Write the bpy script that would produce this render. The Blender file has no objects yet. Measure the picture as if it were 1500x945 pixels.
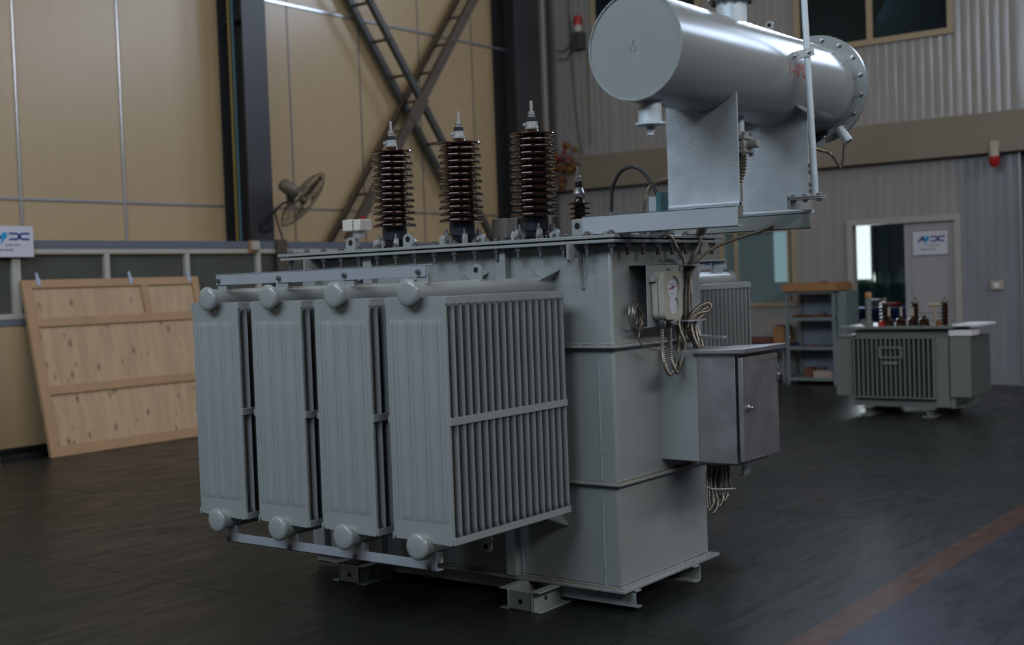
import bpy, bmesh, math, random
from mathutils import Vector, Matrix
random.seed(7)
SC = bpy.context.scene
COL = SC.collection
PI = math.pi

# ------------------------------------------------------------------ camera
yaw, pitch, roll = 0.64916011, -0.03211676, -0.03600919
FPX = 1825.194
fw = Vector((-math.sin(yaw)*math.cos(pitch), math.cos(yaw)*math.cos(pitch), math.sin(pitch)))
rt = Vector((math.cos(yaw), math.sin(yaw), 0))
up = rt.cross(fw)
r2 = math.cos(roll)*rt + math.sin(roll)*up
u2 = -math.sin(roll)*rt + math.cos(roll)*up
cam = bpy.data.cameras.new('camera'); camo = bpy.data.objects.new('camera', cam); COL.objects.link(camo)
m = Matrix.Identity(4)
for i in range(3):
    m[i][0] = r2[i]; m[i][1] = u2[i]; m[i][2] = -fw[i]
m[2][3] = 1.55
camo.matrix_world = m
cam.sensor_width = 36; cam.lens = FPX*36/1500
cam.clip_start = .1; cam.clip_end = 200
cam.dof.use_dof = True; cam.dof.focus_distance = 6.1; cam.dof.aperture_fstop = 2.0
SC.camera = camo

# ------------------------------------------------------------------ light
SC.view_settings.view_transform = 'Standard'; SC.view_settings.look = 'None'
SC.view_settings.gamma = 1; SC.view_settings.use_curve_mapping = False
SC.view_settings.exposure = -0.1
w = bpy.data.worlds.new('world'); SC.world = w; w.use_nodes = True
w.node_tree.nodes['Background'].inputs[0].default_value = (0.75, 0.85, 1, 1)
w.node_tree.nodes['Background'].inputs[1].default_value = 0.035

def area(name, loc, target, sx, sy, power, col):
    l = bpy.data.lights.new(name, 'AREA'); l.shape = 'RECTANGLE'; l.size = sx; l.size_y = sy
    l.energy = power; l.color = col
    o = bpy.data.objects.new(name, l); COL.objects.link(o); o.location = loc
    o.rotation_euler = (Vector(target)-Vector(loc)).to_track_quat('-Z', 'Y').to_euler()
    return o
area('daylight_back_high', (0.0, 16.2, 7.45), (0.0, 0, 6.9), 6.4, 1.5, 360, (0.62, 0.76, 1))
area('daylight_back_high_corner', (-6.5, 16.2, 7.5), (-6.5, 0, 6.9), 1.8, 1.6, 190, (0.62, 0.76, 1))
area('daylight_right_high', (8.5, 5.5, 8.2), (-7, 7, 1.6), 20, 1.8, 1000, (0.97, 0.97, 1))
area('daylight_gate', (-4.2, -3.4, 7.4), (-4.5, 5, 1.8), 9, 3.0, 720, (0.72, 0.85, 1))
area('daylight_roof', (-6.0, 8.0, 10.7), (-6, 8, 0), 4, 14, 170, (1, 0.90, 0.76))
area('daylight_inner_room', (-8.1, 20.35, 1.9), (-7.2, 17, 1.2),   .9, 1.1, 34, (0.80, 0.95, 1))
area('fill_inner_room_upper', (-8.1, 20.35, 6.0), (-6.5, 17, 5.0), 1.2, .6, 22, (0.75, 0.9, 1))  # added fill lamp to brighten the upper room; no outside window there

# ------------------------------------------------------------------ materials
def newmat(name):
    mt = bpy.data.materials.new(name); mt.use_nodes = True
    nt = mt.node_tree; b = nt.nodes['Principled BSDF']
    return mt, nt, b
def mat(name, col, rough=.5, metal=0, var=0.0, vscale=6, bump=0, bscale=40, coat=0, rvar=0.0, alpha=None, spec=None):
    mt, nt, b = newmat(name)
    b.inputs['Base Color'].default_value = (*col, 1)
    b.inputs['Roughness'].default_value = rough; b.inputs['Metallic'].default_value = metal
    if coat: b.inputs['Coat Weight'].default_value = coat; b.inputs['Coat Roughness'].default_value = .08
    if spec is not None: b.inputs['Specular IOR Level'].default_value = spec
    N = nt.nodes; Lk = nt.links
    tc = None
    if var or bump or rvar:
        tc = N.new('ShaderNodeTexCoord')
    if var or rvar:
        n = N.new('ShaderNodeTexNoise'); n.inputs['Scale'].default_value = vscale; n.inputs['Detail'].default_value = 6
        Lk.new(tc.outputs['Object'], n.inputs['Vector'])
        if var:
            mx = N.new('ShaderNodeMix'); mx.data_type = 'RGBA'
            mx.inputs[6].default_value = tuple(c*(1-var) for c in col)+(1,)
            mx.inputs[7].default_value = tuple(min(1, c*(1+var)) for c in col)+(1,)
            Lk.new(n.outputs[0], mx.inputs[0]); Lk.new(mx.outputs[2], b.inputs['Base Color'])
        if rvar:
            mr = N.new('ShaderNodeMapRange'); mr.inputs[1].default_value = .3; mr.inputs[2].default_value = .7
            mr.inputs[3].default_value = max(.03, rough-rvar); mr.inputs[4].default_value = rough+rvar
            Lk.new(n.outputs[0], mr.inputs[0]); Lk.new(mr.outputs[0], b.inputs['Roughness'])
    if bump:
        n2 = N.new('ShaderNodeTexNoise'); n2.inputs['Scale'].default_value = bscale; n2.inputs['Detail'].default_value = 3
        Lk.new(tc.outputs['Object'], n2.inputs['Vector'])
        bp = N.new('ShaderNodeBump'); bp.inputs['Strength'].default_value = bump; bp.inputs['Distance'].default_value = .01
        Lk.new(n2.outputs[0], bp.inputs['Height']); Lk.new(bp.outputs[0], b.inputs['Normal'])
    return mt

M = {}
M['paint'] = mat('grey_green_paint', (.272, .294, .288), .22, 0, .05, 3, .025, 18, rvar=.04)
M['paint_weld'] = mat('painted_weld', (.33, .37, .37), .3, 0, .2, 60, .8, 150)
M['galv'] = mat('galvanised_steel', (.54, .61, .65), .40, .25, .12, 14, .12, 160, rvar=.08)
M['stainless'] = mat('stainless_sheet', (.43, .415, .425), .38, .8, .12, 7, .02, 30, rvar=.05)
M['porcelain'] = mat('brown_glaze', (.030, .0115, .0065), .10, 0, .1, 20, 0, coat=.5)
M['blackglaze'] = mat('dark_glaze', (.012, .012, .016), .12)
M['bolt'] = mat('zinc_bolt', (.42, .41, .40), .32, .9, .2, 50)
M['darkbolt'] = mat('dull_bolt', (.14, .135, .14), .45, .6, .2, 50)
M['castgrey'] = mat('cast_clamp', (.36, .37, .36), .4, .3, .2, 40, .2, 90)
M['conduit'] = mat('flexible_steel_conduit', (.24, .21, .17), .38, .8, .15, 30)
M['black'] = mat('black_rubber', (.012, .012, .013), .5)
M['hole'] = mat('dark_hole', (.004, .004, .004), .9)
M['gauge'] = mat('beige_gauge_housing', (.36, .35, .28), .38, 0, .08, 12)
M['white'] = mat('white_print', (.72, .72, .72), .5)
M['red'] = mat('red_paint', (.38, .012, .015), .35)
M['redtext'] = mat('red_stencil', (.42, .035, .04), .5)
M['dirt'] = mat('dusty_ledge', (.20, .16, .10), .8, 0, .3, 20)
M['cork'] = mat('cork_gasket', (.02, .02, .02), .8)
M['porcelain_box'] = mat('pale_cap', (.62, .58, .52), .5, 0, .15, 25)
M['beige_box'] = mat('weathered_card', (.27, .235, .20), .7, 0, .2, 20)
M['plastic_clear'] = mat('silvery_plastic', (.30, .33, .40), .4, .1)
M['steel_dark'] = mat('dark_painted_steel', (.030, .030, .033), .45, 0, .2, 4)
M['brace'] = mat('grey_painted_angle', (.050, .052, .046), .5, 0, .2, 5)
M['brace_brown'] = mat('brown_painted_angle', (.075, .055, .038), .5, 0, .2, 5)
M['rail'] = mat('slate_rail', (.115, .13, .16), .45, 0, .1, 5)
M['frame'] = mat('window_frame_cream', (.40, .39, .34), .5, 0, .1, 8)
M['frame2'] = mat('window_frame_tan', (.36, .28, .18), .5, 0, .1, 8)
M['frame3'] = mat('door_frame_grey', (.36, .34, .31), .45, 0, .1, 8)
M['door'] = mat('door_leaf_grey', (.33, .325, .33), .4, 0, .05, 3)
M['glass_dull'] = mat('filmed_glass', (.085, .09, .075), .16, 0, .2, 1.5)
M['seam'] = mat('glossy_seam', (.42, .43, .46), .22, .55)
M['seam_dark'] = mat('shadowed_joint', (.20, .18, .17), .4, .3)
M['pipe'] = mat('grey_downpipe', (.28, .27, .25), .4)
M['yellow'] = mat('yellow_cable', (.20, .13, .01), .5)
M['teal'] = mat('teal_cable', (.03, .11, .13), .5)
M['sign'] = mat('sign_face', (.56, .55, .62), .4)
M['navy'] = mat('navy_print', (.01, .035, .20), .4)
M['cyan'] = mat('cyan_print', (.0, .28, .55), .4)
M['greyprint'] = mat('grey_print', (.12, .12, .16), .5)
M['shelf'] = mat('grey_shelf_steel', (.16, .20, .21), .45, 0, .1, 6)
M['shelfback'] = mat('shelf_back_panel', (.19, .22, .27), .5, 0, .1, 4)
M['woodbox'] = mat('orange_board', (.33, .16, .06), .6, 0, .2, 8)
M['redbrown'] = mat('red_brown_parts', (.13, .05, .03), .6, 0, .4, 20)
M['carton'] = mat('carton', (.34, .27, .24), .7, 0, .1, 8)
M['blue'] = mat('blue_cloth', (.01, .03, .14), .6)
M['green'] = mat('green_cloth', (.006, .055, .032), .7, 0, .4, 20)
M['room'] = mat('inner_room_panel', (.15, .19, .20), .5, 0, .1, 2)
M['black_trim'] = mat('black_trim', (.008, .008, .009), .35)
M['fan'] = mat('brown_fan_motor', (.10, .082, .055), .45)
M['fanwire'] = mat('fan_guard_wire', (.10, .09, .065), .4, .4)
M['orange'] = mat('orange_parts', (.16, .055, .014), .5, 0, .4, 10)
M['redblossom'] = mat('dull_red_blossom', (.16, .015, .012), .6)
M['yellowblossom'] = mat('dull_ochre_blossom', (.15, .085, .012), .6)
M['smallpaint'] = mat('grey_paint_far', (.165, .18, .165), .42, 0, .06, 4)
M['lampwhite'] = mat('alarm_base', (.42, .36, .28), .5)
M['beam'] = mat('beige_beam', (.22, .18, .135), .5, 0, .18, 1.3, .1, 6)
M['galvlight'] = mat('pale_painted_steel', (.40, .44, .46), .4, .1, .06, 10, .05, 60)
M['paint_light'] = mat('light_grey_primer', (.30, .32, .345), .45, 0, .05, 8)
M['darkband'] = mat('dark_metal_band', (.05, .055, .075), .25, .5)
M['dialwhite'] = mat('dial_face', (.50, .52, .58), .4)
def emis(name, col, s):
    mt, nt, b = newmat(name)
    b.inputs['Base Color'].default_value = (*col, 1)
    b.inputs['Emission Color'].default_value = (*col, 1); b.inputs['Emission Strength'].default_value = s
    return mt
M['daywin'] = emis('daylit_window_glass', (.82, .93, 1), 1.1)

# clear-ish pane
def panem(name, col, rough, mixf, gcol=(.03, .045, .05)):
    mt, nt, b = newmat(name); N = nt.nodes; L = nt.links
    out = N['Material Output']; N.remove(b)
    tr = N.new('ShaderNodeBsdfTransparent'); tr.inputs[0].default_value = (*col, 1)
    gl = N.new('ShaderNodeBsdfPrincipled'); gl.inputs['Base Color'].default_value = (*gcol, 1); gl.inputs['Roughness'].default_value = rough
    mx = N.new('ShaderNodeMixShader'); mx.inputs[0].default_value = mixf
    L.new(tr.outputs[0], mx.inputs[1]); L.new(gl.outputs[0], mx.inputs[2]); L.new(mx.outputs[0], out.inputs[0])
    return mt
M['pane'] = panem('tinted_pane', (.75, .9, .92), .10, .5, (.24, .32, .32))
M['pane_dark'] = panem('dark_pane', (.35, .5, .55), .05, .3)

def m_floor():
    mt, nt, b = newmat('painted_concrete_floor'); N = nt.nodes; L = nt.links
    tc = N.new('ShaderNodeTexCoord'); sx = N.new('ShaderNodeSeparateXYZ'); L.new(tc.outputs['Object'], sx.inputs[0])
    n1 = N.new('ShaderNodeTexNoise'); n1.inputs['Scale'].default_value = .9; n1.inputs['Detail'].default_value = 7; n1.inputs['Roughness'].default_value = .65
    L.new(tc.outputs['Object'], n1.inputs[0])
    cr = N.new('ShaderNodeValToRGB'); e = cr.color_ramp.elements
    e[0].position = .33; e[0].color = (.010, .0145, .012, 1); e[1].position = .7; e[1].color = (.024, .0225, .019, 1)
    L.new(n1.outputs[0], cr.inputs[0])
    # scuffs
    mp = N.new('ShaderNodeMapping'); mp.inputs['Scale'].default_value = (3, .7, 1); mp.inputs['Rotation'].default_value = (0, 0, .5)
    L.new(tc.outputs['Object'], mp.inputs[0])
    n2 = N.new('ShaderNodeTexNoise'); n2.inputs['Scale'].default_value = 3; n2.inputs['Detail'].default_value = 8; n2.inputs['Distortion'].default_value = 1.2
    L.new(mp.outputs[0], n2.inputs[0])
    # blue walkway right of x=-2.09, orange band -2.25..-2.09 (worn edge)
    n3 = N.new('ShaderNodeTexNoise'); n3.inputs['Scale'].default_value = 9; n3.inputs['Detail'].default_value = 5; L.new(tc.outputs['Object'], n3.inputs[0])
    ax = N.new('ShaderNodeMath'); ax.operation = 'MULTIPLY_ADD'; ax.inputs[1].default_value = .03; L.new(n3.outputs[0], ax.inputs[0]); L.new(sx.outputs[0], ax.inputs[2])
    g1 = N.new('ShaderNodeMath'); g1.operation = 'GREATER_THAN'; g1.inputs[1].default_value = -2.235; L.new(ax.outputs[0], g1.inputs[0])
    g2 = N.new('ShaderNodeMath'); g2.operation = 'GREATER_THAN'; g2.inputs[1].default_value = -2.075; L.new(ax.outputs[0], g2.inputs[0])
    oc = N.new('ShaderNodeValToRGB'); oc.color_ramp.elements[0].color = (.050, .019, .008, 1); oc.color_ramp.elements[1].color = (.078, .030, .012, 1)
    oc.color_ramp.elements[0].position = .35; oc.color_ramp.elements[1].position = .65; L.new(n3.outputs[0], oc.inputs[0])
    m1 = N.new('ShaderNodeMix'); m1.data_type = 'RGBA'; L.new(g1.outputs[0], m1.inputs[0]); L.new(cr.outputs[0], m1.inputs[6]); L.new(oc.outputs[0], m1.inputs[7])
    m2 = N.new('ShaderNodeMix'); m2.data_type = 'RGBA'; L.new(g2.outputs[0], m2.inputs[0]); L.new(m1.outputs[2], m2.inputs[6])
    bl = N.new('ShaderNodeValToRGB'); bl.color_ramp.elements[0].color = (.011, .013, .024, 1); bl.color_ramp.elements[1].color = (.020, .021, .036, 1); L.new(n1.outputs[0], bl.inputs[0])
    L.new(bl.outputs[0], m2.inputs[7])
    L.new(m2.outputs[2], b.inputs['Base Color'])
    mr = N.new('ShaderNodeMapRange'); mr.inputs[1].default_value = .3; mr.inputs[2].default_value = .75; mr.inputs[3].default_value = .26; mr.inputs[4].default_value = .46
    L.new(n2.outputs[0], mr.inputs[0]); L.new(mr.outputs[0], b.inputs['Roughness'])
    b.inputs['Specular IOR Level'].default_value = .15
    bp = N.new('ShaderNodeBump'); bp.inputs['Strength'].default_value = .10; bp.inputs['Distance'].default_value = .01
    L.new(n2.outputs[0], bp.inputs['Height']); L.new(bp.outputs[0], b.inputs['Normal'])
    return mt
M['floor'] = m_floor()

def m_panelwall(name, c1, c2, rough, sc, streak):
    mt, nt, b = newmat(name); N = nt.nodes; L = nt.links
    tc = N.new('ShaderNodeTexCoord')
    mp = N.new('ShaderNodeMapping'); mp.inputs['Scale'].default_value = sc; L.new(tc.outputs['Object'], mp.inputs[0])
    n = N.new('ShaderNodeTexNoise'); n.inputs['Scale'].default_value = 1; n.inputs['Detail'].default_value = 5; L.new(mp.outputs[0], n.inputs[0])
    cr = N.new('ShaderNodeValToRGB'); cr.color_ramp.elements[0].position = .3; cr.color_ramp.elements[1].position = .7
    cr.color_ramp.elements[0].color = (*c1, 1); cr.color_ramp.elements[1].color = (*c2, 1); L.new(n.outputs[0], cr.inputs[0])
    L.new(cr.outputs[0], b.inputs['Base Color']); b.inputs['Roughness'].default_value = rough
    bp = N.new('ShaderNodeBump'); bp.inputs['Strength'].default_value = streak; bp.inputs['Distance'].default_value = .02
    L.new(n.outputs[0], bp.inputs['Height']); L.new(bp.outputs[0], b.inputs['Normal'])
    return mt
M['cream'] = m_panelwall('cream_sandwich_panel', (.40, .295, .170), (.425, .315, .185), .30, (2, 30, 1.2), .06)
M['backwall'] = m_panelwall('grey_ribbed_panel', (.27, .255, .24), (.31, .295, .28), .22, (5, 1, 1.1), .30)
M['bluewall'] = m_panelwall('bluish_ribbed_panel', (.205, .215, .24), (.25, .26, .285), .22, (4, 1, .9), .28)

def m_ply():
    mt, nt, b = newmat('knotty_plywood'); N = nt.nodes; L = nt.links
    tc = N.new('ShaderNodeTexCoord')
    mp = N.new('ShaderNodeMapping'); mp.inputs['Scale'].default_value = (1, 7, 1.2); L.new(tc.outputs['Object'], mp.inputs[0])
    n = N.new('ShaderNodeTexNoise'); n.inputs['Scale'].default_value = 1.5; n.inputs['Detail'].default_value = 6; n.inputs['Distortion'].default_value = .6; L.new(mp.outputs[0], n.inputs[0])
    cr = N.new('ShaderNodeValToRGB'); cr.color_ramp.elements[0].position = .3; cr.color_ramp.elements[1].position = .7
    cr.color_ramp.elements[0].color = (.40, .26, .145, 1); cr.color_ramp.elements[1].color = (.50, .34, .20, 1); L.new(n.outputs[0], cr.inputs[0])
    mp2 = N.new('ShaderNodeMapping'); mp2.inputs['Scale'].default_value = (1, 8.5, 4.2); L.new(tc.outputs['Object'], mp2.inputs[0])
    v = N.new('ShaderNodeTexVoronoi'); v.inputs['Scale'].default_value = 1; v.inputs['Randomness'].default_value = 1; L.new(mp2.outputs[0], v.inputs[0])
    k = N.new('ShaderNodeValToRGB'); k.color_ramp.elements[0].position = .05; k.color_ramp.elements[1].position = .23
    k.color_ramp.elements[0].color = (0, 0, 0, 1); k.color_ramp.elements[1].color = (1, 1, 1, 1); L.new(v.outputs['Distance'], k.inputs[0])
    mx = N.new('ShaderNodeMix'); mx.data_type = 'RGBA'; mx.inputs[6].default_value = (.17, .085, .035, 1)
    L.new(k.outputs[0], mx.inputs[0]); L.new(cr.outputs[0], mx.inputs[7]); L.new(mx.outputs[2], b.inputs['Base Color'])
    b.inputs['Roughness'].default_value = .6
    return mt
M['ply'] = m_ply()
M['batten'] = mat('pine_batten', (.38, .225, .11), .6, 0, .2, 5)

# ------------------------------------------------------------------ mesh helpers
WO = {}   # world origin of each object (translation only while building)
def tag(o, label=None, cat=None, group=None, kind=None):
    if label: o['label'] = label
    if cat: o['category'] = cat
    if group: o['group'] = group
    if kind: o['kind'] = kind
    return o
def empty(name, loc, label, cat, group=None):
    o = bpy.data.objects.new(name, None); COL.objects.link(o); o.location = loc; o.empty_display_size = .1
    WO[o.name] = Vector(loc)
    return tag(o, label, cat, group)

def frame_of(d):
    d = Vector(d).normalized()
    a = Vector((0, 0, 1)) if abs(d.z) < .9 else Vector((1, 0, 0))
    x = a.cross(d).normalized(); y = d.cross(x).normalized()
    return x, y, d

class MB:
    def __init__(s): s.bm = bmesh.new()
    def face(s, vs, sm=False):
        try:
            f = s.bm.faces.new(vs); f.smooth = sm; return f
        except ValueError: return None
    def box(s, x0, x1, y0, y1, z0, z1):
        v = [s.bm.verts.new((x, y, z)) for x in (x0, x1) for y in (y0, y1) for z in (z0, z1)]
        for q in ((0, 1, 3, 2), (4, 6, 7, 5), (0, 4, 5, 1), (2, 3, 7, 6), (0, 2, 6, 4), (1, 5, 7, 3)): s.face([v[i] for i in q])
        return s
    def obox(s, c, ax, ay, az):   # half axes vectors
        c, ax, ay, az = map(Vector, (c, ax, ay, az))
        v = [s.bm.verts.new(c+i*ax+j*ay+k*az) for i in (-1, 1) for j in (-1, 1) for k in (-1, 1)]
        for q in ((0, 1, 3, 2), (4, 6, 7, 5), (0, 4, 5, 1), (2, 3, 7, 6), (0, 2, 6, 4), (1, 5, 7, 3)): s.face([v[i] for i in q])
        return s
    def bar(s, p, q, wx, wy, side=(0, 0, 1)):  # rectangular bar p->q, wx along side-perp, wy along side
        p, q = Vector(p), Vector(q); d = (q-p).normalized(); sd = Vector(side); sd = (sd-d*sd.dot(d)).normalized(); n = d.cross(sd)
        return s.obox((p+q)/2, (q-p)/2, n*wx/2, sd*wy/2)
    def lathe(s, prof, c=(0, 0, 0), d=(0, 0, 1), seg=24, sm=True):
        x, y, z = frame_of(d); c = Vector(c); rings = []
        for r, h in prof:
            if r < 1e-6: rings.append([s.bm.verts.new(c+z*h)])
            else: rings.append([s.bm.verts.new(c+z*h+x*r*math.cos(2*PI*i/seg)+y*r*math.sin(2*PI*i/seg)) for i in range(seg)])
        for a, b in zip(rings, rings[1:]):
            for i in range(seg):
                j = (i+1) % seg
                if len(a) == 1 and len(b) == 1: continue
                if len(a) == 1: s.face([a[0], b[i], b[j]], sm)
                elif len(b) == 1: s.face([a[i], a[j], b[0]], sm)
                else: s.face([a[i], a[j], b[j], b[i]], sm)
        return s
    def cyl(s, p, q, r, seg=20, r2=None, sm=True):
        p, q = Vector(p), Vector(q); h = (q-p).length; r2 = r if r2 is None else r2
        return s.lathe([(0, 0), (r, 0), (r2, h), (0, h)], p, q-p, seg, sm)
    def ring(s, c, d, ri, ro, t, seg=32):
        return s.lathe([(ri, 0), (ro, 0), (ro, t), (ri, t), (ri, 0)], c, d, seg)
    def tube(s, path, r, seg=8, rib=None, sub=6):
        P = smooth(path, sub)
        if rib:
            P = resample(P, rib)
        n = len(P); prev = None; rings = []
        up_ = Vector((.13, .2, .97))
        for i, p in enumerate(P):
            t = (P[min(i+1, n-1)]-P[max(i-1, 0)]).normalized()
            if prev is None:
                x = up_.cross(t)
                if x.length < .1: x = Vector((1, 0, 0)).cross(t)
                x.normalize()
            else:
                x = prev-t*prev.dot(t); x.normalize()
            prev = x; y = t.cross(x)
            rr = r*(1.0 if (not rib or i % 2) else .74)
            rings.append([s.bm.verts.new(p+x*rr*math.cos(2*PI*k/seg)+y*rr*math.sin(2*PI*k/seg)) for k in range(seg)])
        for a, b in zip(rings, rings[1:]):
            for k in range(seg):
                j = (k+1) % seg; s.face([a[k], a[j], b[j], b[k]], True)
        s.face(rings[0][::-1]); s.face(rings[-1])
        return s
    def prism(s, poly, fn, t0, t1):   # poly: list of (a,b); fn(a,b,t)->xyz
        A = [s.bm.verts.new(fn(a, b, t0)) for a, b in poly]; B = [s.bm.verts.new(fn(a, b, t1)) for a, b in poly]
        s.face(A[::-1]); s.face(B)
        for i in range(len(A)):
            j = (i+1) % len(A); s.face([A[i], A[j], B[j], B[i]])
        return s
    def hexnut(s, c, d, r, h): return s.lathe([(0, 0), (r, 0), (r, h*.85), (r*.85, h), (0, h)], c, d, 6, False)
    def build(s, name, mt, parent=None, bevel=0, origin=None, smooth_angle=None):
        bmesh.ops.recalc_face_normals(s.bm, faces=s.bm.faces)
        me = bpy.data.meshes.new(name)
        pw = WO[parent.name] if parent else Vector((0, 0, 0))
        o_w = Vector(origin) if origin is not None else (pw if parent else Vector((0, 0, 0)))
        if parent is None and origin is None:
            n = max(1, len(s.bm.verts)); c = sum((v.co for v in s.bm.verts), Vector())/n
            zmin = min((v.co.z for v in s.bm.verts), default=0); o_w = Vector((c.x, c.y, zmin))
        bmesh.ops.translate(s.bm, verts=s.bm.verts, vec=-o_w)
        s.bm.to_mesh(me); s.bm.free()
        me.materials.append(M[mt] if isinstance(mt, str) else mt)
        try: me.set_sharp_from_angle(angle=math.radians(40))
        except Exception: pass
        o = bpy.data.objects.new(name, me); COL.objects.link(o)
        if parent: o.parent = parent; o.location = o_w-pw
        else: o.location = o_w
        WO[o.name] = o_w
        if bevel:
            b = o.modifiers.new('bevel', 'BEVEL'); b.width = bevel; b.segments = 2; b.limit_method = 'ANGLE'
        return o
def smooth(path, sub):
    P = [Vector(p) for p in path]
    if len(P) < 3 or sub < 2: return P
    out = []
    for i in range(len(P)-1):
        p0 = P[max(i-1, 0)]; p1 = P[i]; p2 = P[i+1]; p3 = P[min(i+2, len(P)-1)]
        for k in range(sub):
            t = k/sub
            out.append(.5*((2*p1)+(-p0+p2)*t+(2*p0-5*p1+4*p2-p3)*t*t+(-p0+3*p1-3*p2+p3)*t**3))
    out.append(P[-1]); return out
def resample(P, step):
    out = [P[0]]; acc = 0
    for a, b in zip(P, P[1:]):
        L = (b-a).length
        if L < 1e-9: continue
        d = step-acc
        while d <= L:
            out.append(a+(b-a)*(d/L)); d += step
        acc = (acc+L) % step
    if (out[-1]-P[-1]).length > 1e-4: out.append(P[-1])
    return out
def children(o): return [c for c in o.children]
def copy_tree(o, parent=None):
    c = o.copy(); COL.objects.link(c)
    if parent is not None: c.parent = parent
    for ch in list(o.children): copy_tree(ch, c)
    return c
def struct(o): o['kind'] = 'structure'; return o
def textmesh(body, size, mt, parent, loc, ux, uy, sx=1.0, bold=0, shear=0, name='lettering', align='LEFT', fn=None, ext=.0015, label=None):
    cu = bpy.data.curves.new(name, 'FONT'); cu.body = body; cu.size = size; cu.extrude = ext; cu.offset = bold; cu.shear = shear
    cu.align_x = align; cu.resolution_u = 4
    to = bpy.data.objects.new('tmp_text', cu); COL.objects.link(to)
    dg = bpy.context.evaluated_depsgraph_get(); me = bpy.data.meshes.new_from_object(to.evaluated_get(dg))
    bpy.data.objects.remove(to); bpy.data.curves.remove(cu)
    ux, uy, loc = Vector(ux).normalized(), Vector(uy).normalized(), Vector(loc); n = ux.cross(uy)
    pw = WO[parent.name]
    if fn:
        b_ = bmesh.new(); b_.from_mesh(me); bmesh.ops.triangulate(b_, faces=b_.faces[:]); bmesh.ops.subdivide_edges(b_, edges=b_.edges[:], cuts=4, use_grid_fill=True); b_.to_mesh(me); b_.free()
    for v in me.vertices:
        if fn: p = fn(v.co.x*sx, v.co.y, v.co.z)
        else: p = loc+ux*v.co.x*sx+uy*v.co.y+n*(v.co.z+ext)
        v.co = p-pw
    me.materials.clear(); me.materials.append(M[mt]); me.name = name
    o = bpy.data.objects.new(name, me); COL.objects.link(o); o.parent = parent; WO[o.name] = pw
    if label: o['label'] = label
    return o

# ================================================================== SETTING
XU, XW, XF, YB = -11.85, -11.35, -11.40, 16.637
# floor: slabs with narrow joints
fl = MB()
xs = [-11.4, -7.7, -5.8, -2.875, -2.868, 6]
fl.box(-14, 14, -12, 24, -.2, 0)
struct(fl.build('floor', 'floor', origin=(0, 0, 0)))
j = MB()
j.box(-2.874, -2.868, -4, 16.3, 0, .0015)
for y in (-0.7, .93, 2.56, 4.19, 5.82, 7.45, 9.08, 10.71, 12.34, 13.97): j.box(-11.2, -2.868, y-.003, y+.003, 0, .0012)
for y in (8.2, 4.6, 11.8): j.box(-2.868, -2.25, y-.003, y+.003, 0, .0012)
struct(j.build('trim_1', 'black_trim', origin=(0, 0, 0)))['label'] = 'dark saw-cut joints in the floor slab'

# left wall: upper cladding (recessed), lower parapet flush with column faces
w1 = MB(); w1.box(XU-.12, XU, -6, YB+.1, 2.0, 11)
w1.box(XW-.35, XW, -6, YB, 0, 1.30)
w1.box(XU-.12, XW, -6, YB, 2.0, 2.06)
wl = struct(w1.build('wall_left', 'cream', origin=(XU, 5, 0)))
sm = MB()
for y in (4.75, 6.01, 7.27, 8.54): sm.lathe([(0, 0), (.016, 0), (.016, 7), (0, 7)], (XU+.004, y, 2.16), (0, 0, 1), 8)
sm.box(XU-.01, XU+.018, -6, 9.8, 2.588, 2.612)
sm.box(XU-.01, XU+.022, -6, YB-.6, 5.175, 5.205)
sm.build('panel_seam', 'seam', wl)
sm = MB()
for y in (11.1, 12.39, 13.62, 14.84): sm.box(XU-.01, XU+.008, y-.011, y+.011, 2.16, 10.9)
sm.box(XU-.01, XU+.012, 9.8, YB-.6, 2.585, 2.605)
sm.build('panel_seam', 'seam_dark', wl)
r = MB(); r.box(XW-.16, XW+.02, -6, YB, 2.065, 2.145)
struct(r.build('trim_2', 'rail'))
r = MB(); r.box(XW-.08, XW+.012, -6, YB, 1.30, 1.365)
struct(r.build('trim_3', 'rail'))
# strip window of the left wall
wf = MB()
wf.box(XW-.08, XW+.01, -6, YB, 2.012, 2.062); wf.box(XW-.08, XW+.01, -6, YB, 1.366, 1.416)
for k in range(-8, 10):
    y = 6.88+1.045*k
    wf.box(XW-.075, XW+.006, y-.045 if k == 0 else y-.03, y+.045 if k == 0 else y+.03, 1.41, 2.02)
wfo = struct(wf.build('window_1', 'frame', origin=(XW, 5, 1.3)))
g = MB(); g.box(XW-.05, XW-.04, -6, YB, 1.40, 2.02); g.build('pane', 'glass_dull', wfo)
b = MB(); b.box(XW, XW+.05, -6, 16, 0, .10); struct(b.build('baseboard_left', 'black_trim'))

# back wall, ribbed panels, with openings
def ribbed(mb, x0, x1, z0, z1, y, pitch=.122, face=1):
    rr0 = random.Random(int(x0*10)+77)
    # stepped profile along x, extruded in z (solid back to y+.1)
    pts = [(x0, y)]; x = math.ceil(x0/pitch)*pitch
    while x < x1-.03:
        if x > x0+.03:
            pts += [(x-.005, y), (x-.002, y+.0007), (x+.002, y+.0007), (x+.005, y)]
        xm = x+pitch/2
        if 0: pts += [(xm-.022, y), (xm-.010, y-.0007), (xm+.010, y-.0007), (xm+.022, y)]
        x += pitch
    pts.append((x1, y))
    poly = pts+[(x1, y+.1), (x0, y+.1)]
    mb.prism(poly, lambda a, b_, t: (a, b_, t), z0, z1)
BW = MB()
ribbed(BW, XU, -10.5, 0, 11, YB)
ribbed(BW, -10.5, -8.70, 0, 11, YB)
ribbed(BW, -8.70, -7.50, 0, 1.09, YB)
ribbed(BW, -8.70, -7.42, 2.18, 11, YB)
ribbed(BW, -7.50, -6.70, 0, 2.21, YB)
ribbed(BW, -7.42, -5.20, 2.21, 4.62, YB)
ribbed(BW, -6.70, -5.20, 5.80, 11, YB)
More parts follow.
